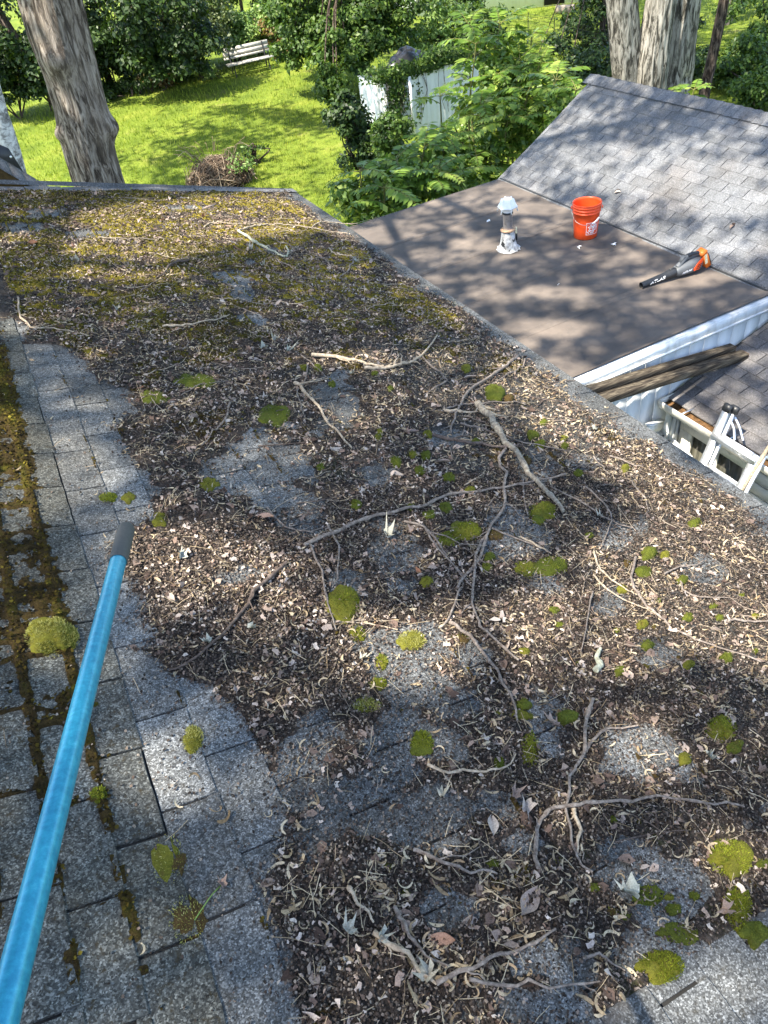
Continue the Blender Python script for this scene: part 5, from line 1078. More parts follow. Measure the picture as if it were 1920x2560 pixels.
mb_ = MB(); PP = pts_on(9000, lambda P: dens_mould(P) * np.clip(.35 + .9 * fbm(P[:, 0], P[:, 1], .2, 3, 98), .03, 1) * (P[:, 0] > XB)); mb_.scat(LV * np.array([1.25, 1, 1.6]), LF, PP + [0, 0, .003], NZ(PP, .3), RNG.uniform(.02, .05, len(PP)), r=RNG.random(len(PP)) ** 1.6 * .75)
tag(mb_.scat(CH, CHF, P, NZ(P, .75), np.clip(.011 * np.exp(RNG.normal(size=len(P)) * .45), .005, .038)).build('leaf_litter', MAT['chip']), 'pinkish gray bits of dry leaves covering the roof', 'leaf litter', None, 'stuff')

P = pts_on(240000, lambda P: np.ones(len(P))); ii = np.clip(np.searchsorted(gx, P[:, 0]) - 1, 0, len(gx) - 1); jj = np.clip(np.searchsorted(gy, P[:, 1]) - 1, 0, len(gy) - 1)
k = (RNG.random(len(P)) < smooth(-.12, .12, M[ii, jj]) * np.where(P[:, 0] < XB, .9, .45)) & (P[:, 1] < RAKE - .1); P = P[k]; kk = kind[ii, jj][k]; P[:, 2] += RNG.uniform(-.002, .003, len(P))
tag(MB().scat(CR, CRF, P, NZ(P, .7), RNG.uniform(.004, .012, len(P)) * (.8 + P[:, 1] / 12), r=np.clip(kk + RNG.normal(size=len(P)) * .17, 0, 1)).build('moss_tufts', MAT['moss_bit']), 'tiny moss tufts roughening the shingle lines and the far roof', 'moss tufts', None, 'stuff')

P = pts_on(16000, lambda P: np.maximum(dens_mould(P) * .8, .03) * dens_left(P)); b = MB(); SV = np.array([[-.012, -.5, 0], [.012, -.5, 0], [.03, 0, .05], [.07, .25, .03], [.10, .5, .02], [.082, .5, .02], [.05, .25, .03], [.006, 0, .05]]); SF = np.array([[0, 1, 2, 7], [7, 2, 3, 6], [6, 3, 4, 5]])
P[:, 2] += RNG.uniform(.002, .010, len(P)); b.scat(SV, SF, P, NZ(P, .3), RNG.uniform(.025, .085, len(P))); tag(b.build('straw', MAT['wing']), 'fine pale leaf stalks and straw strewn over the roof litter', 'straw', None, 'stuff')
# maple seed wings: curved papery strips with a nut at one end
def wing_mesh(curl, width, lift, twist, seed):
    r = np.random.default_rng(seed); n = 9; t = np.linspace(0, 1, n); a = (t - .5) * curl
    R = 1 / max(curl, .2); x = R * np.sin(a); y = R * (np.cos(a) - math.cos(curl / 2)); w = width * np.sin(math.pi * np.clip(t * .82 + .12, 0, 1)) ** .7; z = lift * (t - .3) ** 2 + .02
    nx, ny = np.sin(a), np.cos(a); tw = twist * (t - .5)
    A = np.stack([x - nx * w * .5, y - ny * w * .5, z - tw * w], 1); B = np.stack([x + nx * w * .5, y + ny * w * .5, z + tw * w + .03], 1)
    V = np.empty((2 * n, 3)); V[0::2] = A; V[1::2] = B; F = [[2 * i, 2 * i + 1, 2 * i + 3, 2 * i + 2] for i in range(n - 1)]
    c = np.array([x[0], y[0], .05]); d = np.array([math.cos(a[0]), -math.sin(a[0]), 0]); s = np.array([-d[1], d[0], 0]); k = len(V)
    V = np.vstack([V, c - d * .10, c + s * .06, c + d * .08, c - s * .06, c + [0, 0, .06]]); F += [[k, k + 1, k + 4, k + 4], [k + 1, k + 2, k + 4, k + 4], [k + 2, k + 3, k + 4, k + 4], [k + 3, k, k + 4, k + 4]]
    return V, np.array(F)
WINGS = [wing_mesh(*a) for a in ((1.4, .17, .12, .9, 1), (2.3, .14, .30, 1.2, 2), (3.1, .12, .25, -1.1, 3), (.7, .19, .18, .8, 4), (2.7, .10, .45, 1.8, 5), (3.8, .10, .3, 1.4, 6), (1.9, .20, .5, -1.8, 7))]
def wing_add(b, V, F, P, N, sc):
    tri = F[F[:, 2] == F[:, 3]][:, :3]; quad = F[F[:, 2] != F[:, 3]]; st_ = RNG.bit_generator.state
    sp = RNG.random(len(P)) * 6.28; r = RNG.random(len(P)); b.scat(V, quad, P, N, sc, sp, r); b.scat(V, tri, P, N, sc, sp, r * .5)
P = pts_on(46000, lambda P: np.maximum(dens_mould(P) * np.clip(.40 + .5 * fbm(P[:, 0], P[:, 1], .30, 3, 95) + .6 * fbm(P[:, 0], P[:, 1], .09, 3, 96), .04, 1) * np.clip(1.5 - P[:, 1] / 6, .22, 1), .012) * dens_left(P))
u, v, w = proj(P); inf = (u > 0) & (u < 1920) & (v > 0) & (v < 2560); order = np.argsort(np.where(inf, w, 99)); near = order[:290]; rest = np.delete(np.arange(len(P)), near)
b = MB(); PR = P[rest]; ch = RNG.integers(0, len(WINGS), len(PR))
for i, (V, F) in enumerate(WINGS):
    q = PR[ch == i]; q = q + [0, 0, .002]; wing_add(b, V, F, q, NZ(q, .28), RNG.uniform(.022, .046, len(q)))
tag(b.build('seed_wings', MAT['wing']), 'thousands of pale maple seed wings scattered farther up the roof', 'seed wings', None, 'stuff')
wm = []
for i, (V, F) in enumerate(WINGS):
    b = MB(); tri = F[F[:, 2] == F[:, 3]][:, :3]; quad = F[F[:, 2] != F[:, 3]]; b.add(V, quad); b.add(V, tri); o = b.build('maple_seed', MAT['wing_one']); wm.append(o)
def lay(src, P, sc, tilt=.25, spin=None, lab=None, cat=None, grp=None, first={}):
    if src.name not in first: first[src.name] = 1; o = src
    else: o = src.copy(); COL.objects.link(o)
    nrm = Vector((math.sin(.27) + RNG.normal() * tilt, RNG.normal() * tilt, 1.0)).normalized(); q = nrm.to_track_quat('Z', 'Y')
    o.rotation_mode = 'QUATERNION'; o.rotation_quaternion = q @ Matrix.Rotation(RNG.uniform(0, 6.28) if spin is None else spin, 3, 'Z').to_quaternion()
    o.location = [float(x) for x in P]; o.scale = (sc, sc, sc); tag(o, lab, cat, grp); return o
for k, i in enumerate(near):
    p = P[i] + [0, 0, .002]; lay(wm[k % len(wm)], p, RNG.uniform(.028, .054), .22, None, 'curled cream maple seed wing lying on the nearest part of the roof', 'maple seed', 'maple seeds on the near roof')

# dry leaves
def maple(curl, seed):
    r = np.random.default_rng(seed); out = []
    for k, (a, l) in enumerate(((-150, .35), (-120, .62), (-100, .38), (-60, .85), (-42, .55), (-30, .62), (-12, .55), (0, 1.1), (12, .55), (30, .62), (42, .55), (60, .85), (100, .38), (120, .62), (150, .35), (180, .12))):
        a = math.radians(a + r.normal() * 5); l *= r.uniform(.82, 1.12); out.append((l * math.sin(a), l * math.cos(a)))
    V = np.array([(0, .12, 0)] + [(x, y, 0) for x, y in out]) * .5; d = np.hypot(V[:, 0], V[:, 1]); V[:, 2] = curl * d ** 2 * (1 + .8 * np.sin(np.arctan2(V[:, 1], V[:, 0]) * 2 + seed)) + r.normal(size=len(V)) * .09 + .06
    V[:, 2] += np.abs(V[:, 0]) * .5; V[:, 0] *= .72; n = len(out); return V, np.array([[0, 1 + (i + 1) % n, 1 + i] for i in range(n)])
def strip_leaf(seed):
    r = np.random.default_rng(seed); t = np.linspace(0, 1, 7); w = .22 * np.sin(math.pi * (t * .9 + .05)); z = .25 * np.sin(t * 4 + seed) * .3 + .08
    V = np.concatenate([np.stack([-w, t - .5, z + .10], 1), np.stack([0 * t, t - .5, z - .03], 1), np.stack([w, t - .5, z + .12], 1)]); F = [[i + a, i + a + 7, i + a + 8, i + a + 1] for a in (0, 7) for i in range(6)]
    return V, np.array(F)
lv = [MB().add(*f).build('dry_leaf', MAT[m]) for f, m in ((maple(.9, 1), 'dry_leaf'), (maple(1.7, 2), 'dry_leaf'), (strip_leaf(3), 'dry_leaf'), (strip_leaf(5), 'dry_leaf'), (maple(2.4, 6), 'pale_leaf'), (maple(1.5, 7), 'pale_leaf'))]
NAMED = [(455, 1402, 5, .085, 'silvery white maple leaf at the upper left of the pink leaf litter'), (627, 1582, 5, .055, 'pale greenish curled leaf lying in the middle of the pink leaf litter'), (1500, 1300, 4, .045, 'small pale green leaf on dark soot near the right roof edge'), (690, 862, 4, .11, 'large bleached leaf clump below the far twigs'), (662, 880, 5, .09, 'bleached leaf beside the larger clump under the far twigs'), (720, 890, 4, .09, 'cream dead leaf at the right of the bleached clump'),
    (955, 2345, 4, .075, 'white crumpled leaf beside the forked twig at the bottom'), (1575, 2245, 5, .10, 'cream bleached leaf with holes at the lower right'), (1768, 1900, 4, .06, 'small star shaped pale leaf near the right edge'), (970, 1350, 4, .10, 'white tattered leaf on the bare patch under the forked branch'), (525, 1618, 5, .06, 'white leaf scrap on the litter left of the long twig'), (560, 2218, 0, .05, 'tan triangular leaf on a green stalk on the bare gray strip'),
    (1320, 2270, 2, .10, 'reddish brown folded leaf right of the lower moss tufts'), (1230, 2075, 3, .07, 'orange brown leaf scrap on the lower roof'), (1105, 2000, 4, .07, 'pale gray leaf on a bare blue gray patch'), (1285, 2000, 0, .08, 'tan curled leaf above the long curved twig'), (1310, 2025, 1, .09, 'gray leaf clump left of the long curved twig'), (905, 1655, 4, .06, 'crumpled white leaf near the olive moss tufts'), (1075, 2440, 4, .09, 'pale torn leaf at the bottom beside the twig fork'), (1390, 1820, 0, .05, 'pinkish leaf on the lit bare shingle at the right'), (296, 783, 5, .09, 'white leaf scrap on the far dark moss at the left'), (195, 668, 5, .10, 'small white square leaf on the far left moss')]
for u, v, i, s, lab in NAMED:
    q = on_roof(u, v); q[2] = top(q[0], q[1]) + .004; lay(lv[i], q, s, .2, None, lab, 'leaf')
DP = pts_on(900, lambda P: dens_mould(P) * (.15 + .5 * litter_zone(P)) * (P[:, 0] > XB)); uu, vv, ww = proj(DP); DP = DP[(uu > 0) & (uu < 1920) & (vv < 2560)][:170]
for k, q in enumerate(DP):
    lay(lv[k % 4 if k % 9 else 4], q + [0, 0, .004], RNG.uniform(.035, .075), .35, None, 'small crumpled dry leaf among the litter on the mossy roof', 'leaf', 'dry leaves on the mossy roof')
sk = on_roof(556, 2218); se = on_roof(491, 2306); MB_ = MB().tube(spline([sk + (0, 0, .012), (sk + se) / 2 + (.01, 0, .03), se + (0, 0, .014)], 6), .0016, 6).build('leaf_stalk', MAT['lf_lite']); tag(MB_, 'thin green leaf stalk lying across the bare gray shingle strip', 'leaf stalk')

# twigs and branches, traced as points on the roof
TW = [([(1195, 1026), (1221, 1061), (1247, 1095), (1282, 1143), (1325, 1195), (1368, 1247), (1408, 1292)], .021, 'twig_lich', 'thickest straight branch with lichen bark on the right half of the roof'),
 ([(765, 1377), (843, 1338), (908, 1312), (978, 1295), (1056, 1278), (1117, 1252), (1190, 1239), (1264, 1230), (1342, 1212), (1412, 1199)], .0095, 'twig', 'long gray branch running across the middle of the roof under the thick branch'),
 ([(1264, 1134), (1247, 1160), (1260, 1191), (1262, 1234), (1256, 1278), (1230, 1325), (1208, 1360), (1195, 1412), (1186, 1499), (1192, 1554), (1224, 1601), (1297, 1666)], .0085, 'twig', 'long wavy twig running down from the thick branch'),
 ([(1217, 1351), (1199, 1408), (1169, 1447), (1147, 1482), (1141, 1500), (1127, 1554), (1101, 1580)], .0075, 'twig', 'curved twig crossing just left of the long wavy twig'),
 ([(1012, 1312), (1060, 1328), (1086, 1356), (1117, 1403), (1151, 1447), (1182, 1482)], .006, 'twig', 'thin dark twig meeting the long wavy twig from the upper left'), ([(1066, 1334), (1104, 1390), (1160, 1451)], .005, 'twig', 'short twig lying parallel beside a thin dark twig left of the wavy one'),
 ([(1230, 1330), (1303, 1356), (1342, 1373), (1377, 1395)], .0045, 'twig', 'thin side twig pointing right from the wavy twig'), ([(1295, 900), (1264, 926), (1186, 978), (1160, 1008), (1143, 1039), (1136, 1061), (1128, 1091)], .010, 'twig', 'bent gray branch reaching to the roof edge above the thick branch'),
 ([(1312, 904), (1308, 926), (1269, 948), (1190, 985)], .006, 'twig', 'hooked twig at the roof edge beside the bent gray branch'), ([(1108, 1035), (1138, 1039), (1164, 1043), (1195, 1039)], .010, 'twig_pale', 'pale stub joining the bent branch to the thick branch'), ([(1104, 1039), (1156, 1021), (1230, 1015), (1316, 1015)], .0055, 'twig', 'straight twig lying level above the thick branch'),
 ([(1082, 1097), (1134, 1108), (1177, 1121), (1234, 1130), (1308, 1126)], .011, 'twig_dark', 'dark flat stick passing under the thick branch'), ([(1151, 1069), (1234, 1091), (1312, 1117), (1412, 1134)], .0055, 'twig', 'long thin twig passing behind the thick branch to the right'), ([(739, 969), (765, 987), (800, 1026), (813, 1056), (848, 1095), (882, 1134)], .010, 'twig_pale', 'pale straight stick in the upper middle of the litter'),
 ([(772, 926), (765, 956), (748, 982), (748, 1013), (765, 1056)], .0045, 'twig', None), ([(756, 900), (791, 926), (822, 956)], .0045, 'twig', None), ([(781, 900), (868, 908), (920, 922), (960, 926)], .013, 'twig_pale', 'pale thick stick lying across the sunlit far middle'), ([(913, 932), (978, 930), (1021, 920), (1050, 906), (1094, 850)], .012, 'twig_pale', 'pale forked branch pointing up to the roof edge at the far right'),
 ([(1043, 890), (1073, 917), (1099, 939), (1119, 961)], .008, 'twig', 'short stick crossing below the pale forked branch'), ([(1119, 961), (1091, 978), (1060, 1000)], .006, 'twig', None), ([(599, 591), (630, 609), (663, 627), (687, 642), (711, 654), (723, 645), (717, 624)], .012, 'twig_bare', 'thick pale stick with a hooked end on the far roof'),
 ([(599, 588), (636, 576), (675, 571), (729, 574), (780, 579), (819, 586), (871, 592)], .0075, 'twig_pale', 'long arching twig across the far right of the roof'), ([(783, 577), (801, 565), (822, 561), (862, 564), (895, 570)], .0065, 'twig_pale', 'arched twig sticking out past the far roof edge'), ([(512, 576), (536, 565), (560, 568), (605, 571), (651, 568)], .006, 'twig_pale', 'thin twig on the sunlit far moss'),
 ([(859, 609), (829, 630)], .005, 'twig', None), ([(824, 630), (844, 646), (871, 649), (901, 665)], .006, 'twig_pale', None), ([(889, 654), (874, 681), (850, 707)], .008, 'twig', 'short dark stick near the far right roof edge'), ([(672, 600), (705, 618), (750, 628)], .0045, 'twig', None), ([(726, 639), (771, 622)], .0045, 'twig', None), ([(786, 651), (825, 666), (859, 687)], .005, 'twig', None), ([(705, 665), (738, 681), (774, 692)], .005, 'twig', None),
 ([(474, 663), (428, 677), (411, 698), (393, 709)], .010, 'twig_dark', 'dark forked stick on the far left moss'), ([(50, 755), (58, 802), (81, 825), (104, 834), (156, 834), (226, 854)], .0065, 'twig_pale', 'pale hooked twig at the top of the bare gray strip'), ([(411, 828), (480, 822), (538, 813), (579, 799)], .007, 'twig_pale', 'pale twig lying level on the dark far moss'), ([(249, 604), (324, 606), (417, 608)], .005, 'twig_pale', None),
 ([(579, 1017), (570, 1052), (544, 1087), (509, 1127)], .006, 'twig', 'bent twig above the shaded bare shingles'), ([(720, 1420), (637, 1492), (608, 1544), (556, 1608), (492, 1660), (428, 1686)], .0075, 'twig_dark', 'long dark twig crossing the pink leaf litter'), ([(781, 1376), (804, 1440), (822, 1509), (845, 1590)], .0055, 'twig', 'straight thin twig right of the pink leaf litter'), ([(822, 1324), (845, 1405), (833, 1480)], .005, 'twig', None), ([(671, 1278), (718, 1324), (775, 1336), (827, 1324)], .0045, 'twig', None),
 ([(1127, 1569), (1174, 1598), (1213, 1648), (1242, 1688), (1275, 1746), (1293, 1815)], .0075, 'twig', 'gray curved twig right of the bare sunlit shingles'), ([(1481, 1760), (1458, 1847), (1461, 1893), (1435, 1934), (1420, 1991), (1414, 2084), (1440, 2154), (1481, 2188)], .0065, 'twig', 'long upright wavy twig at the lower right'), ([(1588, 1404), (1578, 1460), (1599, 1505), (1636, 1542), (1677, 1583), (1748, 1613), (1898, 1666)], .0065, 'twig', 'long twig slanting down to the right edge'),
 ([(1463, 1887), (1487, 1858), (1527, 1832), (1591, 1825)], .006, 'twig', 'bent side twig forking right from the upright wavy twig'), ([(1345, 2182), (1342, 2119), (1359, 2061), (1400, 2032), (1481, 2015), (1573, 2009), (1654, 2006), (1770, 2015), (1857, 2025)], .0070, 'twig', 'large bow shaped twig lying level at the lower right'), ([(1070, 1922), (1134, 1942), (1191, 1940), (1249, 1936), (1290, 1899)], .005, 'twig_pale', 'curved twig below the bare shingles at the lower middle'),
 ([(1035, 2133), (1105, 2165), (1180, 2185), (1244, 2197)], .006, 'twig', 'gray twig slanting right in the lower middle'), ([(989, 2275), (1024, 2327), (1047, 2373), (1122, 2425)], .006, 'twig', 'twig lying beside the fork at the bottom'), ([(940, 2340), (1018, 2402), (1093, 2469)], .0075, 'twig_pale', 'left arm of the twig fork at the bottom'), ([(1093, 2469), (1191, 2420), (1284, 2373), (1388, 2330)], .0065, 'twig', 'long right arm of the twig fork at the bottom'),
 ([(1174, 2457), (1284, 2475), (1365, 2469), (1498, 2463)], .005, 'twig', 'level twig along the bottom of the litter'), ([(1458, 2402), (1504, 2397), (1562, 2434)], .0045, 'twig', None), ([(1435, 2032), (1440, 2084), (1443, 2142)], .007, 'twig_pale', 'short pale yellowish stick beside the upright wavy twig'), ([(874, 2226), (903, 2263), (937, 2316)], .006, 'twig_pale', None), ([(1300, 1352), (1345, 1374), (1377, 1397)], .005, 'twig_pale', None), ([(1461, 1227), (1506, 1270), (1528, 1299), (1524, 1329), (1502, 1374)], .005, 'twig', 'sickle shaped twig on the sooty shingles at the right'),
 ([(1577, 1212), (1599, 1240), (1616, 1270), (1610, 1296)], .0045, 'twig', None), ([(1375, 1227), (1431, 1258), (1483, 1288), (1532, 1311), (1580, 1329)], .005, 'twig', 'straight thin twig right of the thick branch'), ([(1483, 1150), (1509, 1176), (1524, 1197)], .0045, 'twig', None), ([(1524, 1150), (1562, 1165), (1606, 1174)], .0055, 'twig', None), ([(1816, 1563), (1853, 1559), (1925, 1565)], .006, 'twig', 'reddish twig running off the right edge'),
 ([(1483, 1389), (1502, 1441), (1543, 1468), (1584, 1501)], .005, 'twig_pale', None), ([(1483, 1449), (1524, 1486), (1584, 1520), (1625, 1535)], .0045, 'twig_pale', None), ([(1685, 1441), (1711, 1486), (1748, 1505), (1819, 1505)], .0045, 'twig', None), ([(1487, 1690), (1491, 1662), (1500, 1636)], .0125, 'twig_bare', 'short stub of whitish bark on the right half of the roof'), ([(1659, 1445), (1704, 1427), (1756, 1412)], .005, 'twig', None), ([(1481, 1490), (1470, 1560), (1452, 1640)], .004, 'twig', None)]
def twig(pts, r, m, lab, grp=None):
    P = np.array([on_roof(*p) for p in pts]); P[:, 2] = top(P[:, 0], P[:, 1])
    L = np.linalg.norm(np.diff(P, axis=0), axis=1).sum(); Q = spline(P, max(2, int(round(L / .07 / (len(P) - 1))))); n = len(Q)
    Q[1:-1, :2] += RNG.normal(size=(n - 2, 2)) * (.0035 + .25 * r); t = np.linspace(0, n - 1, (n - 1) * 3 + 1); Q = np.stack([np.interp(t, np.arange(n), Q[:, k]) for k in range(3)], 1); n = len(Q)
    Q[:, :2] += RNG.normal(size=(n, 2)) * .0008
    e = np.linspace(0, 1, n); Q[:, 2] = np.maximum(Q[:, 2], top(Q[:, 0], Q[:, 1])) + r * .8 + .006 + .010 * np.abs(fbm(e * 3, e * 0 + r * 999, 1, 2, 3))
    r *= .82; R = r * (1.1 - .6 * e) * (1 + .12 * (RNG.random(n) - .5)); R[RNG.integers(1, max(2, n - 1), max(1, n // 9))] *= 1.35
    b = MB().tube(Q, R, 9, True, .12)
    for k in range(int(L / .13)):
        i = int(RNG.integers(1, n - 1)); t = Q[i] - Q[i - 1]; t /= np.linalg.norm(t); s = np.array([-t[1], t[0], 0]) * RNG.choice([-1, 1]); l = RNG.choice([.015, .03, .07, .15], p=[.45, .25, .2, .1]) * RNG.uniform(.6, 1.3); b.tube([Q[i], Q[i] + (s * .8 + t * .9) * l * .35, Q[i] + (s * .6 + t * 1.0) * l * .7 + (0, 0, .004), Q[i] + (s * .9 + t) * l + (0, 0, -.002)], np.array([.55, .45, .32, .2]) * R[i], 5)
    o = b.build('branch' if r > .0095 else 'twig', MAT[m], None, True, Q[0]); tag(o, lab or 'short thin twig lying loose among the roof litter', 'branch' if r > .0095 else 'twig', grp); return o
for pts, r, m, lab in TW: twig(pts, r, m, lab, 'twigs strewn on the mossy roof')
ST = pts_on(1100, lambda P: dens_mould(P) * (P[:, 0] > XB) * smooth(-.2, .8, P[:, 0]) * np.where(P[:, 1] > 2.2, 1.0, .35)); uu, vv, ww = proj(ST); ok = (uu > 20) & (uu < 1900) & (vv > 500) & (vv < 2540); ST = ST[ok]; ww = ww[ok]
for k, q in enumerate(ST[:226]):
    a = RNG.normal() * .7 + (0 if k % 3 else 1.2); L = RNG.uniform(.06, .30) * (.7 + q[1] / 8); n = 9; t = np.linspace(-.5, .5, n); cv = RNG.normal() * .35
    X = q[0] + L * (t * math.cos(a) - cv * t * t * math.sin(a)); Y = q[1] + L * (t * math.sin(a) + cv * t * t * math.cos(a)); X = np.clip(X, XB, EAVE); r = RNG.uniform(.0015, .0038)
    Z = top(X, Y) + r + RNG.uniform(0, .006); tag(MB().tube(np.stack([X, Y, Z], 1), np.linspace(r, r * .55, n), 6, True, .15).build('twig', MAT[('twig', 'twig_pale', 'twig_dark')[k % 3]], None, True, q), 'short thin twig lying loose among the roof litter', 'twig', 'twigs strewn on the mossy roof')

b = MB(); FT = pts_on(2600, lambda P: dens_mould(P) * smooth(-.3, .9, P[:, 0]) * np.clip(.5 + fbm(P[:, 0], P[:, 1], .7, 2, 99), .1, 1))
for q in FT:
    a = RNG.uniform(0, 3.14); L = RNG.uniform(.05, .24); t = np.linspace(-.5, .5, 6); cv = RNG.normal() * .3; X = np.clip(q[0] + L * (t * math.cos(a) - cv * t * t * math.sin(a)) + RNG.normal(size=6) * .002, -.6, EAVE - .02); Y = q[1] + L * (t * math.sin(a) + cv * t * t * math.cos(a)); r = RNG.uniform(.0008, .0019)
    b.tube(np.stack([X, Y, top(X, Y) + r + RNG.uniform(0, .008)], 1), np.linspace(r, r * .5, 6), 4, False)
tag(b.build('twiglets', MAT['twig_fine']), 'tangle of hair thin twigs and stalks through the roof litter', 'twiglets', None, 'stuff')
# moss cushions
def cushion(u, v, ru, rv, m, h, lab, grp, feather=0, hair='moss_lime'):
    c = on_roof(u, v); e = on_roof(u + ru, v); f = on_roof(u, v - rv); Rx = max(np.linalg.norm(e - c), .006); Ry = max(np.linalg.norm(f - c), .006)
    A, B_ = np.meshgrid(np.linspace(0, 2 * math.pi, 25), np.linspace(0, 1, 9), indexing='ij'); sd = int(u * 7 + v) % 997
    rr = B_ * (1 + .55 * fbm(np.cos(A) * 1.3 + 7 + sd, np.sin(A) * 1.3 + 7, 1, 3, sd)); ux = (e - c) / np.linalg.norm(e - c); uy = (f - c) / np.linalg.norm(f - c)
    X = c[0] + rr * (np.cos(A) * Rx * ux[0] + np.sin(A) * Ry * uy[0]); Y = c[1] + rr * (np.cos(A) * Rx * ux[1] + np.sin(A) * Ry * uy[1])
    H = h * .85 * min(Rx, Ry); Z = np.maximum(zr(X, Y) + .002, top(X, Y) * (B_ < .95) + zr(X, Y) * (B_ >= .95)) - .003 + H * np.sqrt(np.clip(1 - B_ ** 2, 0, 1)) * (1 + .18 * fbm(X, Y, min(Rx, Ry) * .6, 3, sd)) + (RNG.random(X.shape) - .5) * H * .07
    b = MB().grid(X[::-1], Y[::-1], Z[::-1]); o = b.build('moss_cushion', MAT[m], None, True, c); tag(o, lab, 'moss', grp)
    if not feather: feather = int(min(260, 22 + 26000 * Rx * Ry)); hair = 'moss_hair'
    if feather:
        n = int(feather * 3.2); a = RNG.uniform(0, 2 * math.pi, n); q = np.sqrt(RNG.random(n)) * .98; x = c[0] + q * (np.cos(a) * Rx * ux[0] + np.sin(a) * Ry * uy[0]); y = c[1] + q * (np.cos(a) * Rx * ux[1] + np.sin(a) * Ry * uy[1])
        wob = fbm(x, y, Rx * .7, 3, sd); kp = wob > -.35; x, y, q, a = x[kp], y[kp], q[kp], a[kp]; z = np.maximum(zr(x, y), top(x, y) - .004) + H * np.sqrt(np.clip(1 - q ** 2, 0, 1)) * .95
        nv = np.stack([(x - c[0]) / Rx * .9, (y - c[1]) / Rx * .9, np.ones(len(x)) * .9], 1) + RNG.normal(size=(len(x), 3)) * .35
        bl = np.array([[-.14, 0, 0], [.14, 0, 0], [.10, .05, .6], [0, .18, 1.1], [-.10, .05, .6]]); MB().scat(bl, np.array([[0, 1, 2], [0, 2, 4], [4, 2, 3]]), np.stack([x, y, z], 1), nv, RNG.uniform(.004, .009, len(x)) * (.7 if hair == 'moss_hair' else 1), r=np.clip(.45 + .4 * wob[kp] + RNG.normal(size=len(x)) * .2, 0, 1)).build('frond', MAT[hair], o)
    return o
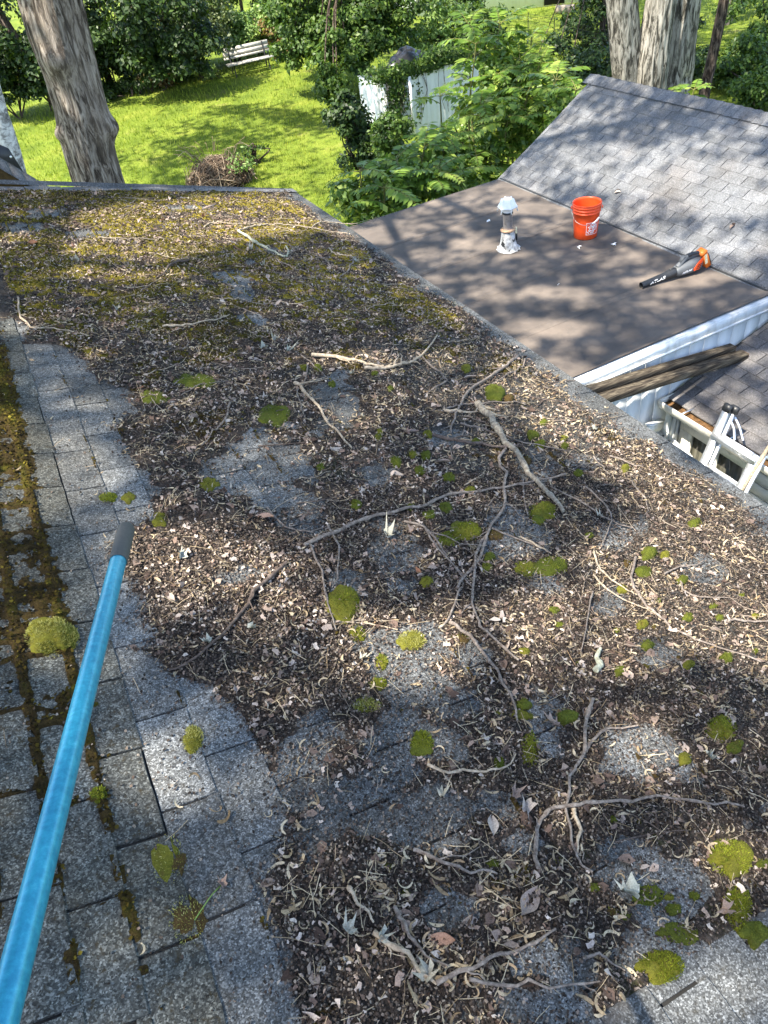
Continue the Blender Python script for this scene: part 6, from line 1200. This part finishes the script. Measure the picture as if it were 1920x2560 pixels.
BIG = [(137, 1600, 66, 46, 'moss_mid', .5, 900, 'moss_pale', 'large pale green shaggy moss cushion left of the blue pole'), (862, 1515, 40, 46, 'moss_mid', .45, 500, 'moss_lime', 'bright yellow green moss tuft right of the pink leaf litter'), (895, 1590, 20, 18, 'moss_mid', .5, 160, 'moss_lime', 'small bright moss tuft below the bright tuft beside the litter'), (1165, 1335, 40, 26, 'moss_mid', .35, 400, 'moss_lime', 'bright moss patch below the fork of the wavy twigs'), (1355, 1286, 36, 24, 'moss_mid', .35, 320, 'moss_lime', 'bright moss patch at the lower end of the thick branch'),
    (1030, 1606, 36, 24, 'moss_mid', .45, 300, 'moss_pale', 'pale dry moss clump on the sunlit bare shingles'), (955, 1658, 15, 20, 'moss_mid', .5, 120, 'moss_lime', 'small yellow moss tuft at the left of the bare sunlit shingles'), (947, 1715, 22, 16, 'moss_mid', .5, 140, 'moss_lime', 'yellow green tuft left of a dark stained shingle'), (918, 1770, 36, 18, 'moss_mid', .4, 260, 'moss_pale', 'pale green flat moss patch in the lower middle'), (1055, 1862, 28, 32, 'moss_dark', .5, 280, 'moss_lime', 'dark shaggy moss tuft on the lower middle shingles'), (485, 1852, 26, 34, 'moss_mid', .5, 260, 'moss_pale', 'shaggy half dead moss tuft on the bare gray strip'),
    (1825, 2152, 54, 46, 'moss_mid', .5, 620, 'moss_lime', 'largest bright lime moss tuft at the lower right edge'), (1842, 2270, 34, 56, 'moss_mid', .4, 460, 'moss_lime', 'tall lime moss patch below the largest lime tuft'), (1650, 2420, 58, 40, 'moss_mid', .45, 560, 'moss_lime', 'two lobed lime moss tuft above the bare bottom corner'), (1800, 1830, 40, 34, 'moss_mid', .35, 320, 'moss_lime', 'lime moss patch with a dark round cushion at the right edge'), (1326, 1880, 22, 46, 'moss_mid', .4, 260, 'moss_lime', 'narrow lime moss strip standing right of the lower middle'), (1690, 2335, 58, 32, 'moss_dark', .3, 0, '', 'broad flat dark green moss cushion near the lower right corner'), (1885, 2335, 36, 34, 'moss_dark', .4, 0, '', 'dark green moss cushion at the lower right edge below the lime patch'),
    (1305, 1795, 30, 16, 'moss_mid', .6, 0, '', 'yellow green oval moss cushion right of the curved twig'), (400, 1305, 22, 18, 'moss_mid', .45, 0, '', 'olive moss cushion right of the gray end of the blue pole'), (525, 1215, 26, 18, 'moss_mid', .35, 0, '', 'flat olive moss cushion on the shaded bare shingles'), (325, 1248, 17, 14, 'moss_mid', .6, 0, '', 'small round olive cushion above the end of the blue pole'), (272, 1248, 22, 12, 'moss_dark', .4, 120, 'moss_lime', 'small gray green tuft left of the olive cushion above the pole'), (1120, 1355, 30, 20, 'moss_dark', .4, 140, 'moss_lime', 'dark green moss beside the bright patch under the twig fork'), (1620, 2240, 40, 30, 'moss_dark', .2, 60, 'moss_lime', 'dark flat moss under the bleached leaf'), (1380, 1420, 40, 24, 'moss_dark', .3, 160, 'moss_lime', 'green mossy patch left of the sooty shingles'), (1310, 1430, 28, 22, 'moss_mid', .4, 160, 'moss_lime', 'yellowish moss tuft left of the green mossy patch'),
    (420, 2150, 40, 64, 'moss_mid', .10, 60, 'moss_pale', 'irregular olive moss patch on the edge of the bare gray strip'), (470, 2300, 44, 60, 'moss_brown', .10, 90, 'moss_pale', 'brown moss mat with green threads on the lower gray strip'), (445, 2160, 26, 30, 'moss_brown', .16, 0, '', 'tan moss fringe beside the olive patch on the gray strip'), (250, 1992, 20, 22, 'moss_dark', .5, 120, 'moss_lime', 'small green moss tuft on a course line near the pole'), (1240, 1340, 20, 14, 'moss_brown', .5, 0, '', 'small brown cushion beneath the wavy twigs'), (1150, 1602, 24, 13, 'moss_brown', .6, 0, '', 'rust brown moss cushion at the edge of the sunlit bare shingles'), (690, 1040, 40, 26, 'moss_dark', .3, 0, '', 'dark green moss patch in the upper left litter'), (490, 960, 56, 22, 'moss_dark', .2, 0, '', 'flat green moss patch in the far left litter'), (390, 1000, 40, 16, 'moss_dark', .2, 0, '', 'flat dark moss patch beside the bare strip')]
for u, v, ru, rv, m, h, fe, hair, lab in BIG: cushion(u, v, ru, rv, m, h, lab, None, fe, hair or 'moss_lime')
SM = [(700 + x / 2.304, 900 + y / 2.304, r) for x, y, r in ((665, 600, 15), (765, 565, 12), (840, 570, 14), (808, 660, 13), (978, 698, 16), (1095, 770, 13), (440, 855, 16), (755, 865, 12), (237, 635, 11), (855, 440, 10), (1130, 485, 11), (860, 910, 14), (960, 870, 16), (580, 435, 9), (570, 460, 9), (1240, 205, 22), (1320, 240, 12), (1070, 65, 11), (1455, 450, 14), (1500, 500, 13), (1520, 375, 10), (1635, 470, 9), (1640, 510, 10), (1490, 930, 14), (1195, 1215, 14), (850, 1300, 18), (1210, 1150, 16), (1420, 590, 11), (225, 60, 10), (140, 60, 10), (300, 150, 9), (640, 180, 8), (550, 90, 8))]
SM += [(1300 + x / 2.676, 1150 + y / 2.676, r) for x, y, r in ((705, 75, 12), (390, 110, 13), (1165, 445, 17), (860, 650, 20), (960, 655, 12), (715, 712, 10), (825, 770, 18), (1080, 822, 15), (685, 877, 12), (1290, 1000, 11), (1330, 1080, 11), (1115, 1075, 13), (810, 1122, 14), (645, 1160, 8), (850, 1255, 17), (1375, 1345, 16), (1120, 1390, 15), (675, 1440, 15), (265, 1125, 10), (230, 1030, 13), (30, 1305, 13), (390, 1380, 8), (1570, 1300, 8), (1480, 925, 7), (1565, 1065, 9), (465, 525, 11), (925, 955, 7), (890, 1145, 7))]
SM += [(960 + x / 1.728, 1760 + y / 1.728, r) for x, y, r in ((500, 50, 10), (600, 15, 20), (785, 70, 26), (500, 270, 17), (1297, 243, 17), (1510, 200, 20), (1340, 835, 15), (1250, 890, 18), (1230, 840, 11), (910, 800, 16), (985, 910, 14), (1040, 925, 14), (755, 685, 9), (990, 510, 11), (1440, 610, 12), (100, 825, 14), (35, 822, 8), (20, 710, 10), (1630, 700, 16), (470, 700, 18))]
for k, (u, v, r) in enumerate(SM): cushion(u, v, r * 1.1, r * .8, 'moss_mid' if k % 4 == 1 else 'moss_brown' if k % 11 == 5 else 'moss_dark', 1.0, 'small round dark green moss cushion dotted on the roof litter', 'round moss cushions on the mossy roof')
q = on_roof(514, 516); c = thing('shingle_scrap', 'loose tan square of shingle lying near the far roof edge', 'shingle', q); q[2] = top(q[0], q[1]) + .02
MB().box(q, (.16, .13, .008), np.array([[.9, -.4, .1], [.4, .9, .15], [-.1, -.1, 1]])).build('slab', MAT['board'], c)
